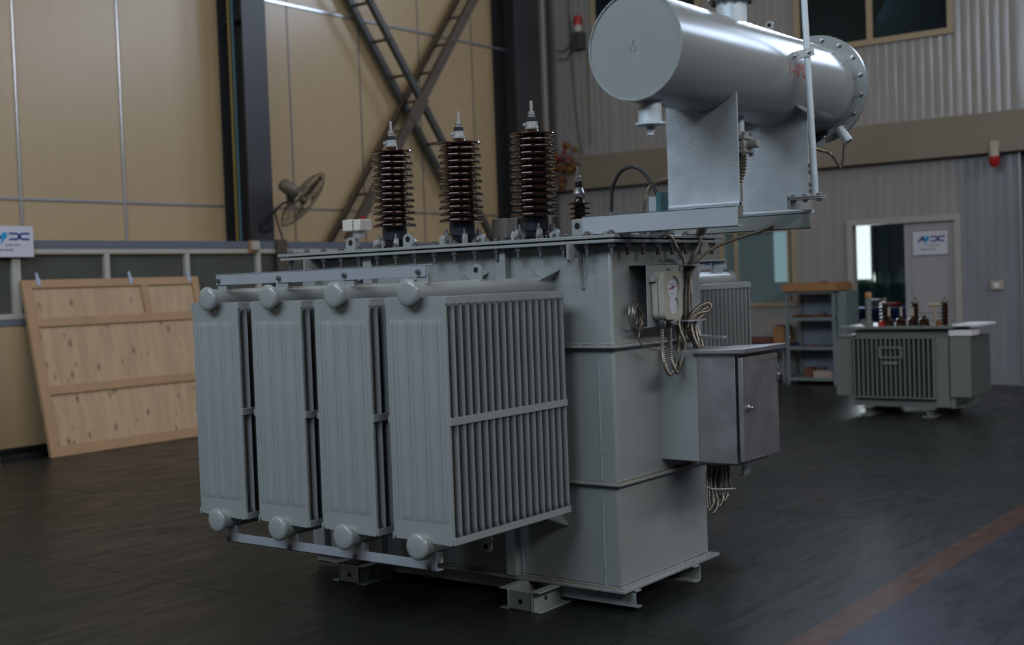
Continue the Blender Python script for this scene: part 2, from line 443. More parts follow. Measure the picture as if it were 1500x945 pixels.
ribbed(BW, -7.42, -6.70, 5.80, 11, YB)
ribbed(BW, -5.20, -4.42, 3.0, 11, YB)
ribbed(BW, -4.42, 12, 3.0, 11, YB)
wb = struct(BW.build('wall_back', 'backwall', origin=(-8, YB, 0)))
BB = MB(); ribbed(BB, -5.20, -4.42, 0, 3.0, YB-.002)
BB.build('bluish_panel', 'bluewall', wb)['label'] = 'bluish ribbed panel right of the doorway'
bm_ = MB(); bm_.box(XU, 12, YB-.16, YB-.001, 2.985, 3.505)
struct(bm_.build('trim_4', 'beam', bevel=.006))['label'] = 'wide beige girder band across the back wall'
t = MB(); t.box(-4.43, -4.40, YB-.03, YB+.12, 0, 2.985); t.box(-5.4, -4.42, YB-.012, YB-.001, 0, .035)
struct(t.build('trim_5', 'seam'))
bb = MB(); bb.box(-11.2, -6.75, YB-.02, YB-.001, 0, .08)
struct(bb.build('baseboard_back', 'steel_dark'))
# dark passage beyond the wall end
dk = MB(); dk.box(-4.42, 12, YB+.1, YB+.2, 0, 3.0); struct(dk.build('wall_passage', 'steel_dark'))
# ceiling + far envelope of the hall (roof sheets and unseen side)
ce = MB(); ce.box(-13, 12, -12, 18, 11.0, 11.1); struct(ce.build('ceiling', mat('roof_sheet', (.18, .19, .20), .6), origin=(0, 0, 11)))
wr = MB(); wr.box(11, 11.1, -12, 18, 0, 11); struct(wr.build('wall_right', mat('far_side_sheet', (.20, .20, .20), .5)))
wn = MB(); wn.box(-12, 11, -11.1, -11, 0, 11); struct(wn.build('wall_front', mat('gate_side_sheet', (.20, .22, .24), .5)))

# upper window 2 (tan frame)
def frame_rect(mb, x0, x1, z0, z1, t, y0, y1):
    mb.box(x0, x1, y0, y1, z0, z0+t); mb.box(x0, x1, y0, y1, z1-t, z1)
    mb.box(x0, x0+t, y0, y1, z0+t, z1-t); mb.box(x1-t, x1, y0, y1, z0+t, z1-t)
q = MB(); frame_rect(q, -7.42, -5.20, 4.60, 5.82, .08, YB-.04, YB+.06); q.box(-6.37, -6.29, YB-.03, YB+.05, 4.68, 5.74)
wo = struct(q.build('window_2', 'frame2', origin=(-6.3, YB, 4.6)))
p = MB(); p.box(-7.36, -6.37, YB+.01, YB+.016, 4.66, 5.76); p.box(-6.29, -5.26, YB+.01, YB+.016, 4.66, 5.76); p.build('pane', 'pane_dark', wo)
# second upper window farther left, mostly behind the conservator
q = MB(); frame_rect(q, -10.82, -8.9, 5.1, 6.4, .08, YB-.05, YB-.002)
wo = struct(q.build('window_3', 'frame2', origin=(-9.8, YB, 5.1)))
p = MB(); p.box(-10.76, -8.96, YB-.03, YB-.024, 5.16, 6.34); p.build('pane', 'pane_dark', wo)
# lower window 4
q = MB(); frame_rect(q, -8.70, -7.50, 1.07, 2.20, .055, YB-.03, YB+.06)
q.box(-8.47, -8.415, YB-.02, YB+.05, 1.12, 2.15); q.box(-7.63, -7.595, YB-.02, YB+.05, 1.12, 2.15)
wo = struct(q.build('window_4', 'frame2', origin=(-8, YB, 1.07)))
p = MB(); p.box(-8.65, -7.55, YB+.012, YB+.018, 1.12, 2.16); p.build('pane', 'pane', wo)
# door opening with sliding leaf
q = MB()
q.box(-6.72, -6.64, YB-.05, YB+.10, 0, 2.24); q.box(-5.25, -5.17, YB-.05, YB+.10, 0, 2.24); q.box(-6.64, -5.25, YB-.05, YB+.10, 2.16, 2.24)
do = struct(q.build('door_1', 'frame3', origin=(-6, YB, 0)))
q = MB(); q.box(-5.93, -5.22, YB+.01, YB+.05, .02, 2.16)
q.box(-5.93, -5.90, YB-.005, YB+.01, .02, 2.16); q.box(-5.28, -5.25, YB-.005, YB+.01, .02, 2.16)
lf = q.build('door_leaf', 'door', do)
q = MB(); frame_rect(q, -5.83, -5.34, .95, 2.06, .012, YB-.002, YB+.01); frame_rect(q, -5.83, -5.34, .15, .85, .012, YB-.002, YB+.01); q.build('moulding', 'frame3', lf)
# rooms behind the wall
q = MB()
q.box(-12, -4.5, 20.6, 20.7, 0, 2.9); q.box(-10.9, -10.8, YB+.1, 20.6, 0, 2.9); q.box(-4.6, -4.5, YB+.2, 20.6, 0, 2.9)
q.box(-12, -4.5, YB+.1, 20.7, 2.9, 3.0)
q.box(-12, -4.5, 20.6, 20.7, 4.3, 7.2); q.box(-12, -4.5, YB+.1, 20.7, 7.2, 7.3); q.box(-12, -4.5, YB+.1, 20.7, 4.2, 4.3)
q.box(-12, -11.9, YB+.1, 20.6, 4.3, 7.2); q.box(-4.6, -4.5, YB+.2, 20.6, 4.3, 7.2)
for x in (-8.9, -7.62, -7.2, -6.7): q.box(x, x+.02, 20.57, 20.6, 0, 2.9)
struct(q.build('wall_inner', 'room', origin=(-8, 20, 0)))
for n_, (x0, x1) in enumerate(((-8.32, -7.84), (-9.72, -9.30))):
    q = MB(); frame_rect(q, x0, x1, 1.34, 2.40, .05, 20.5, 20.6)
    wo = struct(q.build('window_%d' % (5+n_), 'frame', origin=((x0+x1)/2, 20.55, 1.34)))
    q = MB(); q.box(x0+.05, x1-.05, 20.54, 20.55, 1.39, 2.35); q.build('pane', 'daywin', wo)

# ================================================================== BACKGROUND THINGS
def hcol(y0, y1, label):
    t = empty('steel_column', ((XU+XF)/2, (y0+y1)/2, 0), label, 'column')
    q = MB(); q.box(XF-.016, XF, y0, y1, 2.15, 10.9); q.build('inner_flange', 'steel_dark', t)
    q = MB(); q.box(XU+.002, XU+.018, y0, y1, 2.15, 10.9); q.build('outer_flange', 'steel_dark', t)
    q = MB(); ym = (y0+y1)/2; q.box(XU+.018, XF-.016, ym-.008, ym+.008, 2.15, 10.9); q.build('web', 'steel_dark', t)
    return t
c1 = hcol(9.96, 10.33, 'dark grey steel column left of the wall fan, carrying yellow and teal cables')
q = MB(); q.box(XF-.35, XF-.10, 9.97, 10.14, 4.78, 4.80); q.build('cleat', 'steel_dark', c1)
hcol(15.35, 15.98, 'dark steel column in the far left corner of the hall')
for nm, mt, x, r_, lab in (('cable', 'yellow', XF-.22, .020, 'yellow cable running up the side of the near steel column'), ('cable', 'teal', XF-.16, .016, 'teal cable beside the yellow one on the near steel column')):
    q = MB(); q.tube([(x, 9.945, 2.15), (x+.005, 9.945, 4.2), (x, 9.945, 6.5), (x, 9.945, 9.3)], r_); tag(q.build(nm, mt), lab, 'cable')
q = MB(); q.cyl((XU+.12, YB-.10, 2.15), (XU+.12, YB-.10, 9.3), .065, 16); tag(q.build('downpipe', 'pipe'), 'pale grey vertical downpipe in the corner behind the tallest bushing', 'pipe')
q = MB(); q.cyl((XU+.26, YB-.06, 2.15), (XU+.26, YB-.06, 9.3), .03, 10); tag(q.build('downpipe', 'steel_dark'), 'thin dark vertical pipe right of the pale corner downpipe', 'pipe')

CB = empty('cross_brace', ((XU+XF)/2, 13.2, 2.1), 'large X-shaped laced steel brace on the cream wall behind the bushings', 'brace')
def lattice(yz0, yz1, m_wall, m_room, w_wall, w_room, rungs, ph):
    (y0, z0), (y1, z1) = yz0, yz1
    d = Vector((0, y1-y0, z1-z0)); n = Vector((0, -d.z, d.y)).normalized()
    if n.y > 0: n = -n
    for X_, wd, mt in ((XU+.08, w_wall, m_wall), (XF, w_room, m_room)):
        q = MB(); q.bar((X_, y0, z0), (X_, y1, z1), .010, wd, n)
        s_ = 1 if X_ < -11.6 else -1
        off = n*(wd/2-.005)
        q.bar(Vector((X_+.035*s_, y0, z0))+off, Vector((X_+.035*s_, y1, z1))+off, .07, .010, n)
        q.build('chord', mt, CB)
    L = d.length; k = 0; f = ph
    while f < L:
        p_ = Vector((0, y0, z0))+d*(f/L)
        q = MB(); q.bar((XU+.05, p_.y, p_.z), (XF+.02, p_.y, p_.z), .038, .022, (0, 1, 0)); q.build('rung', 'brace_brown', CB)
        f += rungs
lattice((11.35, 6.43), (14.70, 2.16), 'brace', 'brace', .15, .085, .56, .28)
lattice((11.62, 2.16), (15.26, 6.80), 'brace_brown', 'brace_brown', .10, .13, .56, .25)
q = MB(); gd = Vector((0, 3.64, 4.64)).normalized(); gn = Vector((0, -gd.z, gd.y)); q.obox((XF+.012, 13.06, 4.0), (.004, 0, 0), gd*.22, gn*.10); q.build('gusset', 'brace_brown', CB)

# plywood panel leaning on the parapet
def ply(y0, y1, label):
    base = Vector((-10.93, y0, 0)); top = Vector((XW+.035, y0, 1.745)); v = (top-base); H_ = v.length; v.normalize()
    u = Vector((0, 1, 0)); n = u.cross(v)*-1
    if n.x < 0: n = -n
    t = empty('plywood_panel', ((base.x+top.x)/2, (y0+y1)/2, 0), label, 'panel')
    Lx = y1-y0
    def P(a, b, c): return base+u*a+v*b+n*c
    def slab(mb, a0, a1, b0, b1, c0, c1):
        mb.obox(P((a0+a1)/2, (b0+b1)/2, (c0+c1)/2), u*(a1-a0)/2, v*(b1-b0)/2, n*(c1-c0)/2)
    q = MB(); slab(q, 0, Lx, .01, H_, -.03, -.012); q.build('sheet', 'ply', t)
    rs = [(0, .10, .0, H_), (Lx-.09, Lx, 0, H_), (.10, Lx-.09, 0, .105), (.10, Lx-.09, H_-.085, H_), (.10, Lx-.09, H_*.37-.045, H_*.37+.045), (.10, Lx-.09, H_*.755-.045, H_*.755+.045)]
    if Lx > 1: rs.append((Lx*.66-.04, Lx*.66+.04, H_*.755+.045, H_-.085))
    for a0, a1, b0, b1 in rs:
        q = MB(); slab(q, a0, a1, b0, b1, -.012, .010); q.build('batten', 'batten', t, bevel=.002)
    if Lx > 1:
        for a in (.16, 1.25, 2.02):
            q = MB(); slab(q, a, a+.045, H_-.06, H_+.015, .010, .016); slab(q, a+.008, a+.037, H_+.01, H_+.07, .0, .006)
            q.build('hanger_clip', 'plastic_clear', t)
    return t
ply(6.90, 9.07, 'large knotty plywood panel with pine battens leaning under the strip window')
ply(4.25, 6.36, 'edge of a second plywood panel at the far left of the photo')
q = MB(); q.bar((-11.12, 6.42, .026), (-11.22, 8.8, .026), .05, .05); tag(q.build('angle_iron', 'black_trim'), 'thin black metal bar lying on the floor beside the plywood panel', 'bar')

# signs with logo
def logo_sign(name, label, o, ux, w_, h_, cut=False):
    o = Vector(o); ux = Vector(ux); uy = Vector((0, 0, 1)); n = ux.cross(uy)
    t = empty(name, o+ux*w_/2, label, 'sign')
    q = MB(); q.obox(o+ux*w_/2+uy*h_/2, ux*w_/2, uy*h_/2, n*.006); q.build('board', 'sign', t, bevel=.001)
    def pl(poly, mt, nm):
        q = MB()
        q.prism(poly, lambda a, b, c: o+ux*a*w_+uy*b*h_+n*(.006+c), 0, .002); q.build(nm, mt, t)
    H0, H1 = .54, .79; th = .075
    def arc(cx, cy, rx, ry, a0, a1, k=8): return [(cx+rx*math.cos(a0+(a1-a0)*i/k), cy+ry*math.sin(a0+(a1-a0)*i/k)) for i in range(k+1)]
    ry = (H1-H0)/2; cy = (H0+H1)/2; tx = th*h_/w_*1.0
    # reversed D (open left), then C (open right)
    x0, x1 = .50, .66
    out = [(x0+.02, H1)]+arc(x1, cy, .075, ry, PI/2, -PI/2)+[(x0, H0), (x0+.045, H0+th*.9)]+arc(x1, cy, .075-tx, ry-th*.9, -PI/2, PI/2)+[(x0+.02, H1-th*.9)]
    pl(out, 'navy', 'logo')
    x0, x1 = .79, .93
    out = [(x1, H1)]+arc(x0, cy, .075, ry, PI/2, PI*1.5)+[(x1-.02, H0), (x1-.005, H0+th*.9)]+arc(x0, cy, .075-tx, ry-th*.9, PI*1.5, PI/2)+[(x1+.0, H1-th*.9)]
    pl(out, 'navy', 'logo')
    pl([(.12, H0), (.26, H1), (.33, H1), (.36, H0+.06), (.30, H0), (.275, H0+.13), (.20, H0)], 'navy', 'logo')
    pl([(.40, H1+.0), (.50, H1+.0), (.455, cy+.03), (.50, cy+.03), (.335, H0-.16), (.375, cy-.07), (.32, cy-.07)], 'cyan', 'bolt_mark')
    textmesh('ELECTRIC', .066*h_/.30*.30*1.2, 'greyprint', t, o+ux*w_*.44+uy*h_*.36+n*.006, ux, uy, 1.55, bold=.0004, ext=.001)
    textmesh('RELIABLE PARTNER', .066*h_*1.25, 'greyprint', t, o+ux*w_*.20+uy*h_*.20+n*.006, ux, uy, .98, bold=.0006, ext=.001)
    return t
logo_sign('logo_sign', 'white company sign with blue logo on the left wall above the strip window', (XW+.06, 6.50, 1.975), (0, 1, 0), .54, .305)
logo_sign('logo_sign', 'white company sign with blue logo on the sliding door leaf', (-5.81, YB-.012, 1.72), (1, 0, 0), .46, .315)

# wall fan
fc = Vector((-10.98, 10.42, 2.63)); fn_ = (r2*.70-u2*.56+fw*.44).normalized()
fn_ = Vector((round(fn_.x, 3), round(fn_.y, 3), round(fn_.z, 3))).normalized()
t = empty('wall_fan', (XF, 10.2, 2.3), 'dark industrial wall fan on a curved arm beside the near steel column', 'fan')
fx, fy, fz = frame_of(fn_)
q = MB()
q.lathe([(.395, -.006), (.403, 0), (.395, .006), (.387, 0), (.395, -.006)], fc, fn_, 40)
for rr, hh in ((.33, .045), (.24, .065), (.15, .075), (.33, -.045), (.24, -.06), (.15, -.07)):
    q.lathe([(rr-.003, hh), (rr, hh+.003), (rr+.003, hh), (rr, hh-.003), (rr-.003, hh)], fc, fn_, 32)
for i in range(36):
    a = 2*PI*i/36; dr = fx*math.cos(a)+fy*math.sin(a)
    for s_ in (1, -1): q.tube([fc+dr*.395, fc+dr*.30+fn_*.055*s_, fc+dr*.07+fn_*.078*s_], .0022, 4, sub=3)
q.build('wire_guard', 'fanwire', t)
for k in range(3):
    a = 2*PI*k/3+1.95; q = MB(); rows = []
    for i in range(7):
        rr = .05+.31*i/6; wd = .05+.055*math.sin(PI*min(1, i/5)*.8)
        for_ = []
        for sgn in (-1, 1):
            aa = a+sgn*wd/rr*.55*(1 if i else .6)
            for_.append(q.bm.verts.new(fc+(fx*math.cos(aa)+fy*math.sin(aa))*rr+fn_*.018*sgn*(1-i/14)))
        rows.append(for_)
    for a_, b_ in zip(rows, rows[1:]): q.face([a_[0], a_[1], b_[1], b_[0]])
    res = bmesh.ops.solidify(q.bm, geom=q.bm.faces[:], thickness=.003)
    q.build('blade', 'fan', t)
q = MB(); q.lathe([(0, -.04), (.05, -.04), (.05, .05), (0, .06)], fc, fn_, 16); q.build('hub', 'fan', t)
q = MB(); q.lathe([(0, -.33), (.055, -.33), (.078, -.30), (.082, -.12), (.06, -.09), (0, -.09)], fc, fn_, 20); mo = q.build('motor', 'fan', t)
q = MB(); q.lathe([(0, 0), (.022, 0), (.022, .01), (0, .01)], fc-fn_*.14-u2*.07, -u2, 10); q.build('teal_cap', 'teal', mo)
hub = fc-fn_*.2-Vector((0, 0, .11))
q = MB(); q.obox(hub, (.03, 0, 0), (0, .03, 0), (0, 0, .045)); q.build('swivel', 'black', t)
q = MB(); q.tube([hub+Vector((0, 0, -.03)), (hub.x-.10, hub.y-.03, hub.z-.055), (XF+.14, 10.22, 2.50), (XF+.03, 10.19, 2.40), (XF+.02, 10.18, 2.28)], .014, 8); q.build('arm', 'black', t)
q = MB(); q.box(XF-.005, XF+.03, 10.10, 10.26, 2.27, 2.37); q.build('wall_bracket', 'black', t)
q = MB(); q.tube([(XF+.06, 10.30, 2.52), (XF+.05, 10.34, 2.38), (XF+.05, 10.40, 2.22), (XF+.05, 10.40, 2.16)], .012, 6); tag(q.build('hanging_cable', 'brace_brown'), 'brown cable hanging from the wall fan arm down to the rail', 'cable')
q = MB(); q.box(XW+.02, XW+.07, 10.27, 10.42, .75, 2.17); tag(q.build('cable_duct', 'brace_brown', bevel=.004), 'dark brown vertical duct in front of the strip window under the fan', 'duct')
t = empty('socket_box', (XW+.03, 9.93, 2.03), 'small cream socket box with a brown surround on the slate rail', 'socket')
q = MB(); q.box(XW+.02, XW+.035, 9.85, 10.0, 2.02, 2.155); q.build('back_plate', 'woodbox', t)
q = MB(); q.box(XW+.035, XW+.07, 9.875, 9.99, 2.045, 2.145); q.build('socket_face', 'frame', t, bevel=.004)

# alarm beacons, switch, garland
t = empty('alarm_beacon', (-11.03, YB-.1, 5.2), 'red alarm beacon on a small box high on the back wall left of the conservator', 'lamp')
q = MB(); q.box(-11.13, -10.95, YB-.14, YB-.0, 5.20, 5.47); q.build('junction_box', 'brace', t, bevel=.006)
q = MB(); q.cyl((-11.04, YB-.09, 5.47), (-11.04, YB-.09, 5.57), .065); q.build('lamp_base', 'frame', t)
q = MB(); q.lathe([(.0, 0), (.065, 0), (.068, .10), (.05, .15), (0, .16)], (-11.04, YB-.09, 5.57)); q.build('red_dome', 'red', t)
q = MB(); q.tube([(-11.1, YB-.05, 5.42), (-11.3, YB-.04, 5.25), (-11.40, YB-.04, 5.22), (-11.48, YB-.04, 5.26)], .008, 5); q.tube([(-11.1, YB-.05, 5.38), (-11.3, YB-.04, 5.10), (-11.47, YB-.04, 5.12)], .008, 5); q.build('wire', 'black', t)
q = MB(); q.tube([(-11.3, YB-.02, 9), (-11.22, YB-.02, 5), (-11.1, YB-.02, 3.6)], .010, 5); tag(q.build('hanging_cable', 'steel_dark'), 'thin dark cable hanging down the back wall to the orange cluster', 'cable')
q = MB(); q.box(-10.93, -10.90, YB-.03, YB-.002, 3.7, 5.2); tag(q.build('cable_conduit', 'beam'), 'thin brown conduit running down from the upper red beacon', 'conduit')
t = empty('alarm_beacon', (-4.67, YB-.2, 2.8), 'red alarm beacon hanging upside down below the right end of the beige girder', 'lamp')
q = MB(); q.box(-4.72, -4.62, YB-.20, YB-.16, 3.0, 3.13); q.build('bracket', 'lampwhite', t)
q = MB(); q.cyl((-4.67, YB-.22, 2.93), (-4.67, YB-.22, 3.02), .062); q.build('lamp_base', 'lampwhite', t)
q = MB(); q.lathe([(0, 0), (.066, 0), (.062, -.09), (.04, -.13), (0, -.135)], (-4.67, YB-.22, 2.93)); q.build('red_dome', 'red', t)
t = empty('wall_switch', (-4.725, YB, 1.24), 'small cream switch box on the bluish wall right of the doorway', 'switch')
q = MB(); q.box(-4.80, -4.65, YB-.045, YB-.003, 1.235, 1.345); q.build('switch_body', 'lampwhite', t, bevel=.004)
q = MB(); q.box(-4.76, -4.70, YB-.051, YB-.044, 1.26, 1.32); q.build('rocker', 'white', t)
t = empty('flower_garland', (-11.35, YB-.25, 3.1), 'blurred red and orange cluster of blossoms hung on the beige girder behind the bushings', 'garland')
rnd = random.Random(3)
for i in range(34):
    q = MB(); c = Vector((-11.38+rnd.uniform(-.30, .32), YB-.22+rnd.uniform(-.06, .04), 3.50+rnd.gauss(0, .10)-.1)); rr = rnd.uniform(.035, .07)
    if i > 28: c.x = -11.36+rnd.uniform(-.04, .04); c.z = 3.02+.05*(i-29)
    bmesh.ops.create_icosphere(q.bm, subdivisions=2, radius=rr, matrix=Matrix.Translation(c))
    for v in q.bm.verts: v.co += (v.co-c)*rnd.uniform(-.25, .25)
    q.build('blossom', ('orange', 'redblossom', 'redbrown', 'yellowblossom')[rnd.choice((0, 0, 1, 2, 2, 3))], t)

# shelf unit
sx0, sx1, sy0, sy1 = -7.42, -6.70, 16.05, 16.55
t = empty('storage_shelf', ((sx0+sx1)/2, 16.3, 0), 'grey steel shelf unit against the back wall left of the doorway', 'shelf')
for x in (sx0, sx1-.04):
    for y in (sy0, sy1-.04):
        q = MB(); q.box(x, x+.04, y, y+.04, 0, 1.28); q.build('post', 'shelf', t)
for z in (.055, .48, .88, 1.245):
    q = MB(); q.box(sx0, sx1, sy0+.002, sy1, z, z+.04); q.build('shelf_board', 'shelf', t)
q = MB(); q.box(sx0+.01, sx1-.01, sy1-.012, sy1-.002, .06, 1.27); q.build('back_panel', 'shelfback', t)
q = MB(); q.box(sx1-.005, sx1+.005, sy0+.03, sy1, .06, 1.28); q.build('side_panel', 'shelf', t)
t = empty('locker', (-6.64, 16.3, 0), 'narrow grey cabinet squeezed between the shelf unit and the door frame', 'cabinet')
q = MB(); q.box(-6.685, -6.50-.06, 16.09, 16.55, 0, 1.27); q.build('body', 'shelf', t, bevel=.004)
q = MB(); q.box(-6.67, -6.575, 16.08, 16.09, .05, 1.24); q.build('door', 'shelf', t)
t = empty('wooden_tray', (-7.03, 16.3, 1.285), 'orange-brown open wooden tray on top of the shelf unit', 'tray')
q = MB()
q.box(-7.43, -6.64, 16.0, 16.02, 1.286, 1.395); q.box(-7.43, -6.64, 16.48, 16.50, 1.286, 1.395); q.box(-7.43, -7.41, 16.02, 16.48, 1.286, 1.395); q.box(-6.66, -6.64, 16.02, 16.48, 1.286, 1.395); q.box(-7.41, -6.66, 16.02, 16.48, 1.286, 1.30)
q.build('tray_body', 'woodbox', t)
def junk(x0, x1, y, z, n, hmax, label, nm, group, mt='redbrown'):
    for i in range(n):
        x = x0+(x1-x0)*(i+.5)/n; w_ = (x1-x0)/n*.42; h = hmax*rnd.uniform(.4, 1)
        q = MB(); q.obox((x, y+rnd.uniform(-.03, .03), z+h/2+.001), (w_, rnd.uniform(-.01, .01), 0), (rnd.uniform(-.01, .01), .05, 0), (0, 0, h/2))
        tag(q.build(nm, mt, bevel=.004), label, 'part', group)
junk(-7.25, -6.68, 16.25, 1.30, 8, .14, 'small red-brown metal part heaped in the wooden tray', 'metal_part', 'parts in the wooden tray')
junk(-7.36, -6.78, 16.2, .921, 9, .055, 'small red-brown metal part on the top open shelf of the grey unit', 'metal_part', 'parts on the top open shelf')
junk(-7.3, -6.8, 16.2, .521, 6, .022, 'thin dark metal part on the middle shelf of the grey unit', 'metal_part', 'parts on the middle shelf')
q = MB(); q.box(-7.05, -6.76, 16.08, 16.3, .096, .19); tag(q.build('carton', 'carton', bevel=.003), 'pale cardboard carton on the lowest shelf of the grey unit', 'box')
q = MB(); q.box(-7.2, -7.08, 16.1, 16.3, .096, .23); q.box(-7.08, -6.98, 16.31, 16.4, .096, .22); tag(q.build('bundle', 'redbrown', bevel=.005), 'dark red-brown bundle left of the carton on the lowest shelf', 'bundle')
t = empty('crate', (-7.6, 16.35, 0), 'brown crate standing on a bench behind the left side of the shelf unit', 'box')
q = MB(); q.box(-7.68, -7.52, 16.2, 16.5, .55, .80); q.build('crate_body', 'woodbox', t, bevel=.004)
q = MB(); q.box(-7.66, -7.54, 16.22, 16.48, .801, .815); q.build('lid', 'redbrown', t)
t = empty('work_bench', (-7.8, 16.35, 0), 'low bench with a blue top left of the shelf unit', 'bench')
q = MB(); q.box(-8.15, -7.47, 16.12, 16.58, .47, .548); q.build('bench_top', 'blue', t, bevel=.004)
for x in (-8.12, -7.53):
    for y in (16.15, 16.52): q = MB(); q.box(x, x+.04, y, y+.04, 0, .47); q.build('leg', 'shelf', t)
q = MB(); q.box(-8.12, -7.74, 16.3, 16.5, .549, .64); tag(q.build('tool_case', 'redbrown', bevel=.006), 'dark low case on the blue bench', 'case')
# inside the doorway
t = empty('work_table', (-7.8, 19.9, 0), 'table with a dark blue cover inside the room behind the door', 'table')
q = MB(); q.box(-8.5, -6.6, 19.6, 20.3, .80, .93); q.box(-8.5, -6.6, 19.58, 19.6, .35, .93); q.build('table_cover', 'blue', t)
for x in (-8.45, -6.7):
    q = MB(); q.box(x, x+.05, 19.7, 19.75, 0, .8); q.build('leg', 'shelf', t)
q = MB()
n_ = 26; pts = []
for i in range(n_):
    pts.append((-8.5+1.8*i/(n_-1), 20.35+.02*math.sin(i*1.7)))
q.prism([(a, b) for a, b in pts]+[(a, b+.03) for a, b in reversed(pts)], lambda a, b, c: (a, b, c), .93, 1.31)
tag(q.build('green_cloth', 'green', origin=(-7.6, 20.36, .93)), 'dark green cloth screen behind the table inside the doorway', 'cloth')
for x, c_, lb_ in ((-7.75, 'white', 'white packet on the blue table inside the doorway'), (-7.45, 'red', 'red packet on the blue table inside the doorway')):
    q = MB(); q.box(x, x+.26, 19.8, 20.0, .931, 1.06 if c_ == 'white' else 1.0); tag(q.build('packet', c_ if c_ == 'red' else 'carton', bevel=.008), lb_, 'packet')

# ------------------------------------------------------------------ small distribution transformer
SY = 12.9
t = empty('distribution_transformer', (-4.68, 13.2, 0), 'small grey finned transformer standing in front of the sliding door', 'transformer')
q = MB(); q.box(-5.19, -4.17, SY+.06, SY+.75, .10, .90); q.build('tank', 'smallpaint', t, bevel=.01)
q = MB(); q.box(-5.22, -4.12, SY+.03, SY+.78, .09, .20); q.build('base_rim', 'smallpaint', t)
q = MB()
for i in range(18):
    x = -5.16+.85*i/17
    q.box(x-.007, x+.007, SY-.06, SY+.06, .195, .815)
q.box(-5.18, -4.31, SY+.045, SY+.062, .19, .83)
q.build('fin_bank', 'smallpaint', t)
for z in (.815, .187): q = MB(); q.box(-5.185, -4.30, SY-.062, SY+.04, z, z+.010); q.build('fin_rim', 'smallpaint', t)
for xa, xb, xs_, zb_ in ((-4.17, -3.95, -4.165, .21), (-5.385, -5.19, -5.195, .20)):
    q = MB(); q.box(xs_-.006, xs_+.006, SY+.0, SY+.70, zb_, .83)
    for i in range(1, 14): y = SY+.01+.66*i/13; q.box(xa, xb, y-.007, y+.007, zb_, .83)
    fb = q.build('side_fin_bank', 'smallpaint', t)
    q = MB(); q.box(xa, xb, SY, SY+.02, zb_, .835); q.build('end_plate', 'smallpaint', fb)
for z in (.83, .215): q = MB(); q.box(-3.957, -3.94, SY+.0, SY+.45, z, z+.014); q.build('edge_strip', 'bolt', t)
q = MB(); q.box(-4.31, -4.17, SY+.0, SY+.065, .10, .83); q.build('corner_plate', 'smallpaint', t)
q = MB(); q.box(-5.385, -5.205, SY-.02, SY+.5, .83, .845); q.build('fin_cap', 'bolt', t)
q = MB(); q.box(-5.33, -4.10, SY-.05, SY+.88, .915, .945); cv = q.build('cover_plate', 'smallpaint', t, bevel=.003)
q = MB(); q.box(-4.16, -3.93, SY-.02, SY+.26, .84, .90); q.build('glare_box', 'white', t, bevel=.004)['label'] = 'white box standing in for a patch of glare'  # added white box in place of a bright glare patch under the cover
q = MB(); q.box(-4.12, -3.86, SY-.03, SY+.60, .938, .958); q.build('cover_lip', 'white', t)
q = MB(); frame_rect(q, -4.88, -4.63, .61, .73, .016, SY-.075, SY-.06); q.build('rating_plate_frame', 'smallpaint', t)
q = MB(); q.box(-4.84, -4.68, SY-.072, SY-.06, .545, .572); q.build('name_bar', 'smallpaint', t)
for x in (-5.02, -4.36):
    q = MB(); q.box(x-.06, x+.06, SY-.12, SY+.95, 0, .012); q.box(x-.005, x+.005, SY-.12, SY+.95, .012, .088); q.box(x-.05, x+.05, SY-.12, SY+.95, .078, .09); q.build('skid', 'smallpaint', t)
def shedprof(r0, rs, z0, z1, n):
    pr = [(0, z0), (r0, z0)]
    for i in range(n):
        z = z0+(z1-z0)*(i+.3)/n; s_ = (z1-z0)/n
        pr += [(r0, z), (rs, z+s_*.12), (rs*.98, z+s_*.22), (r0*1.05, z+s_*.5)]
    return pr+[(r0, z1), (0, z1)]
for x in (-4.84, -4.52, -4.21):
    q = MB(); q.lathe(shedprof(.03, .062, .946, 1.2, 7), (x, SY+.05, 0), (0, 0, 1), 14); bs = q.build('high_voltage_bushing', 'porcelain', t)
    q = MB(); q.cyl((x, SY+.05, 1.2), (x, SY+.05, 1.25), .012, 8); q.build('terminal_stud', 'bolt', bs)
for x in (-4.785, -4.655, -4.53, -4.41):
    q = MB(); q.lathe([(0, .946), (.055, .946), (.045, 1.0), (.05, 1.01), (.022, 1.03), (.02, 1.05), (0, 1.05)], (x, SY-.0, 0), (0, 0, 1), 14); bs = q.build('low_voltage_bushing', 'porcelain', t)
    if x < -4.45: q = MB(); q.cyl((x, SY, 1.05), (x, SY, 1.14), .013, 8); q.build('terminal_stud', 'lampwhite', bs)
q = MB(); q.lathe([(0, .946), (.045, .946), (.045, .99), (.032, 1.0), (.030, 1.25), (0, 1.25)], (-5.005, SY, 0), (0, 0, 1), 16); ft = q.build('filler_pipe', 'smallpaint', t)
q = MB(); q.lathe([(0, 1.25), (.036, 1.25), (.036, 1.295), (.028, 1.31), (0, 1.31)], (-5.005, SY, 0), (0, 0, 1), 16); q.build('orange_cap', 'woodbox', ft)
q = MB(); q.ring((-5.07, SY, .985), (0, 1, 0), .018, .034, .012, 16); q.build('lifting_eye', 'bolt', t)
q = MB(); q.lathe([(0, .946), (.035, .946), (.035, .985), (0, 1.01)], (-4.86, SY-.02, 0), (0, 0, 1), 12); q.build('red_plug', 'red', t)
q = MB(); q.lathe([(0, .946), (.028, .946), (.028, 1.0), (0, 1.02)], (-4.255, SY-.02, 0), (0, 0, 1), 12); q.build('orange_plug', 'orange', t)
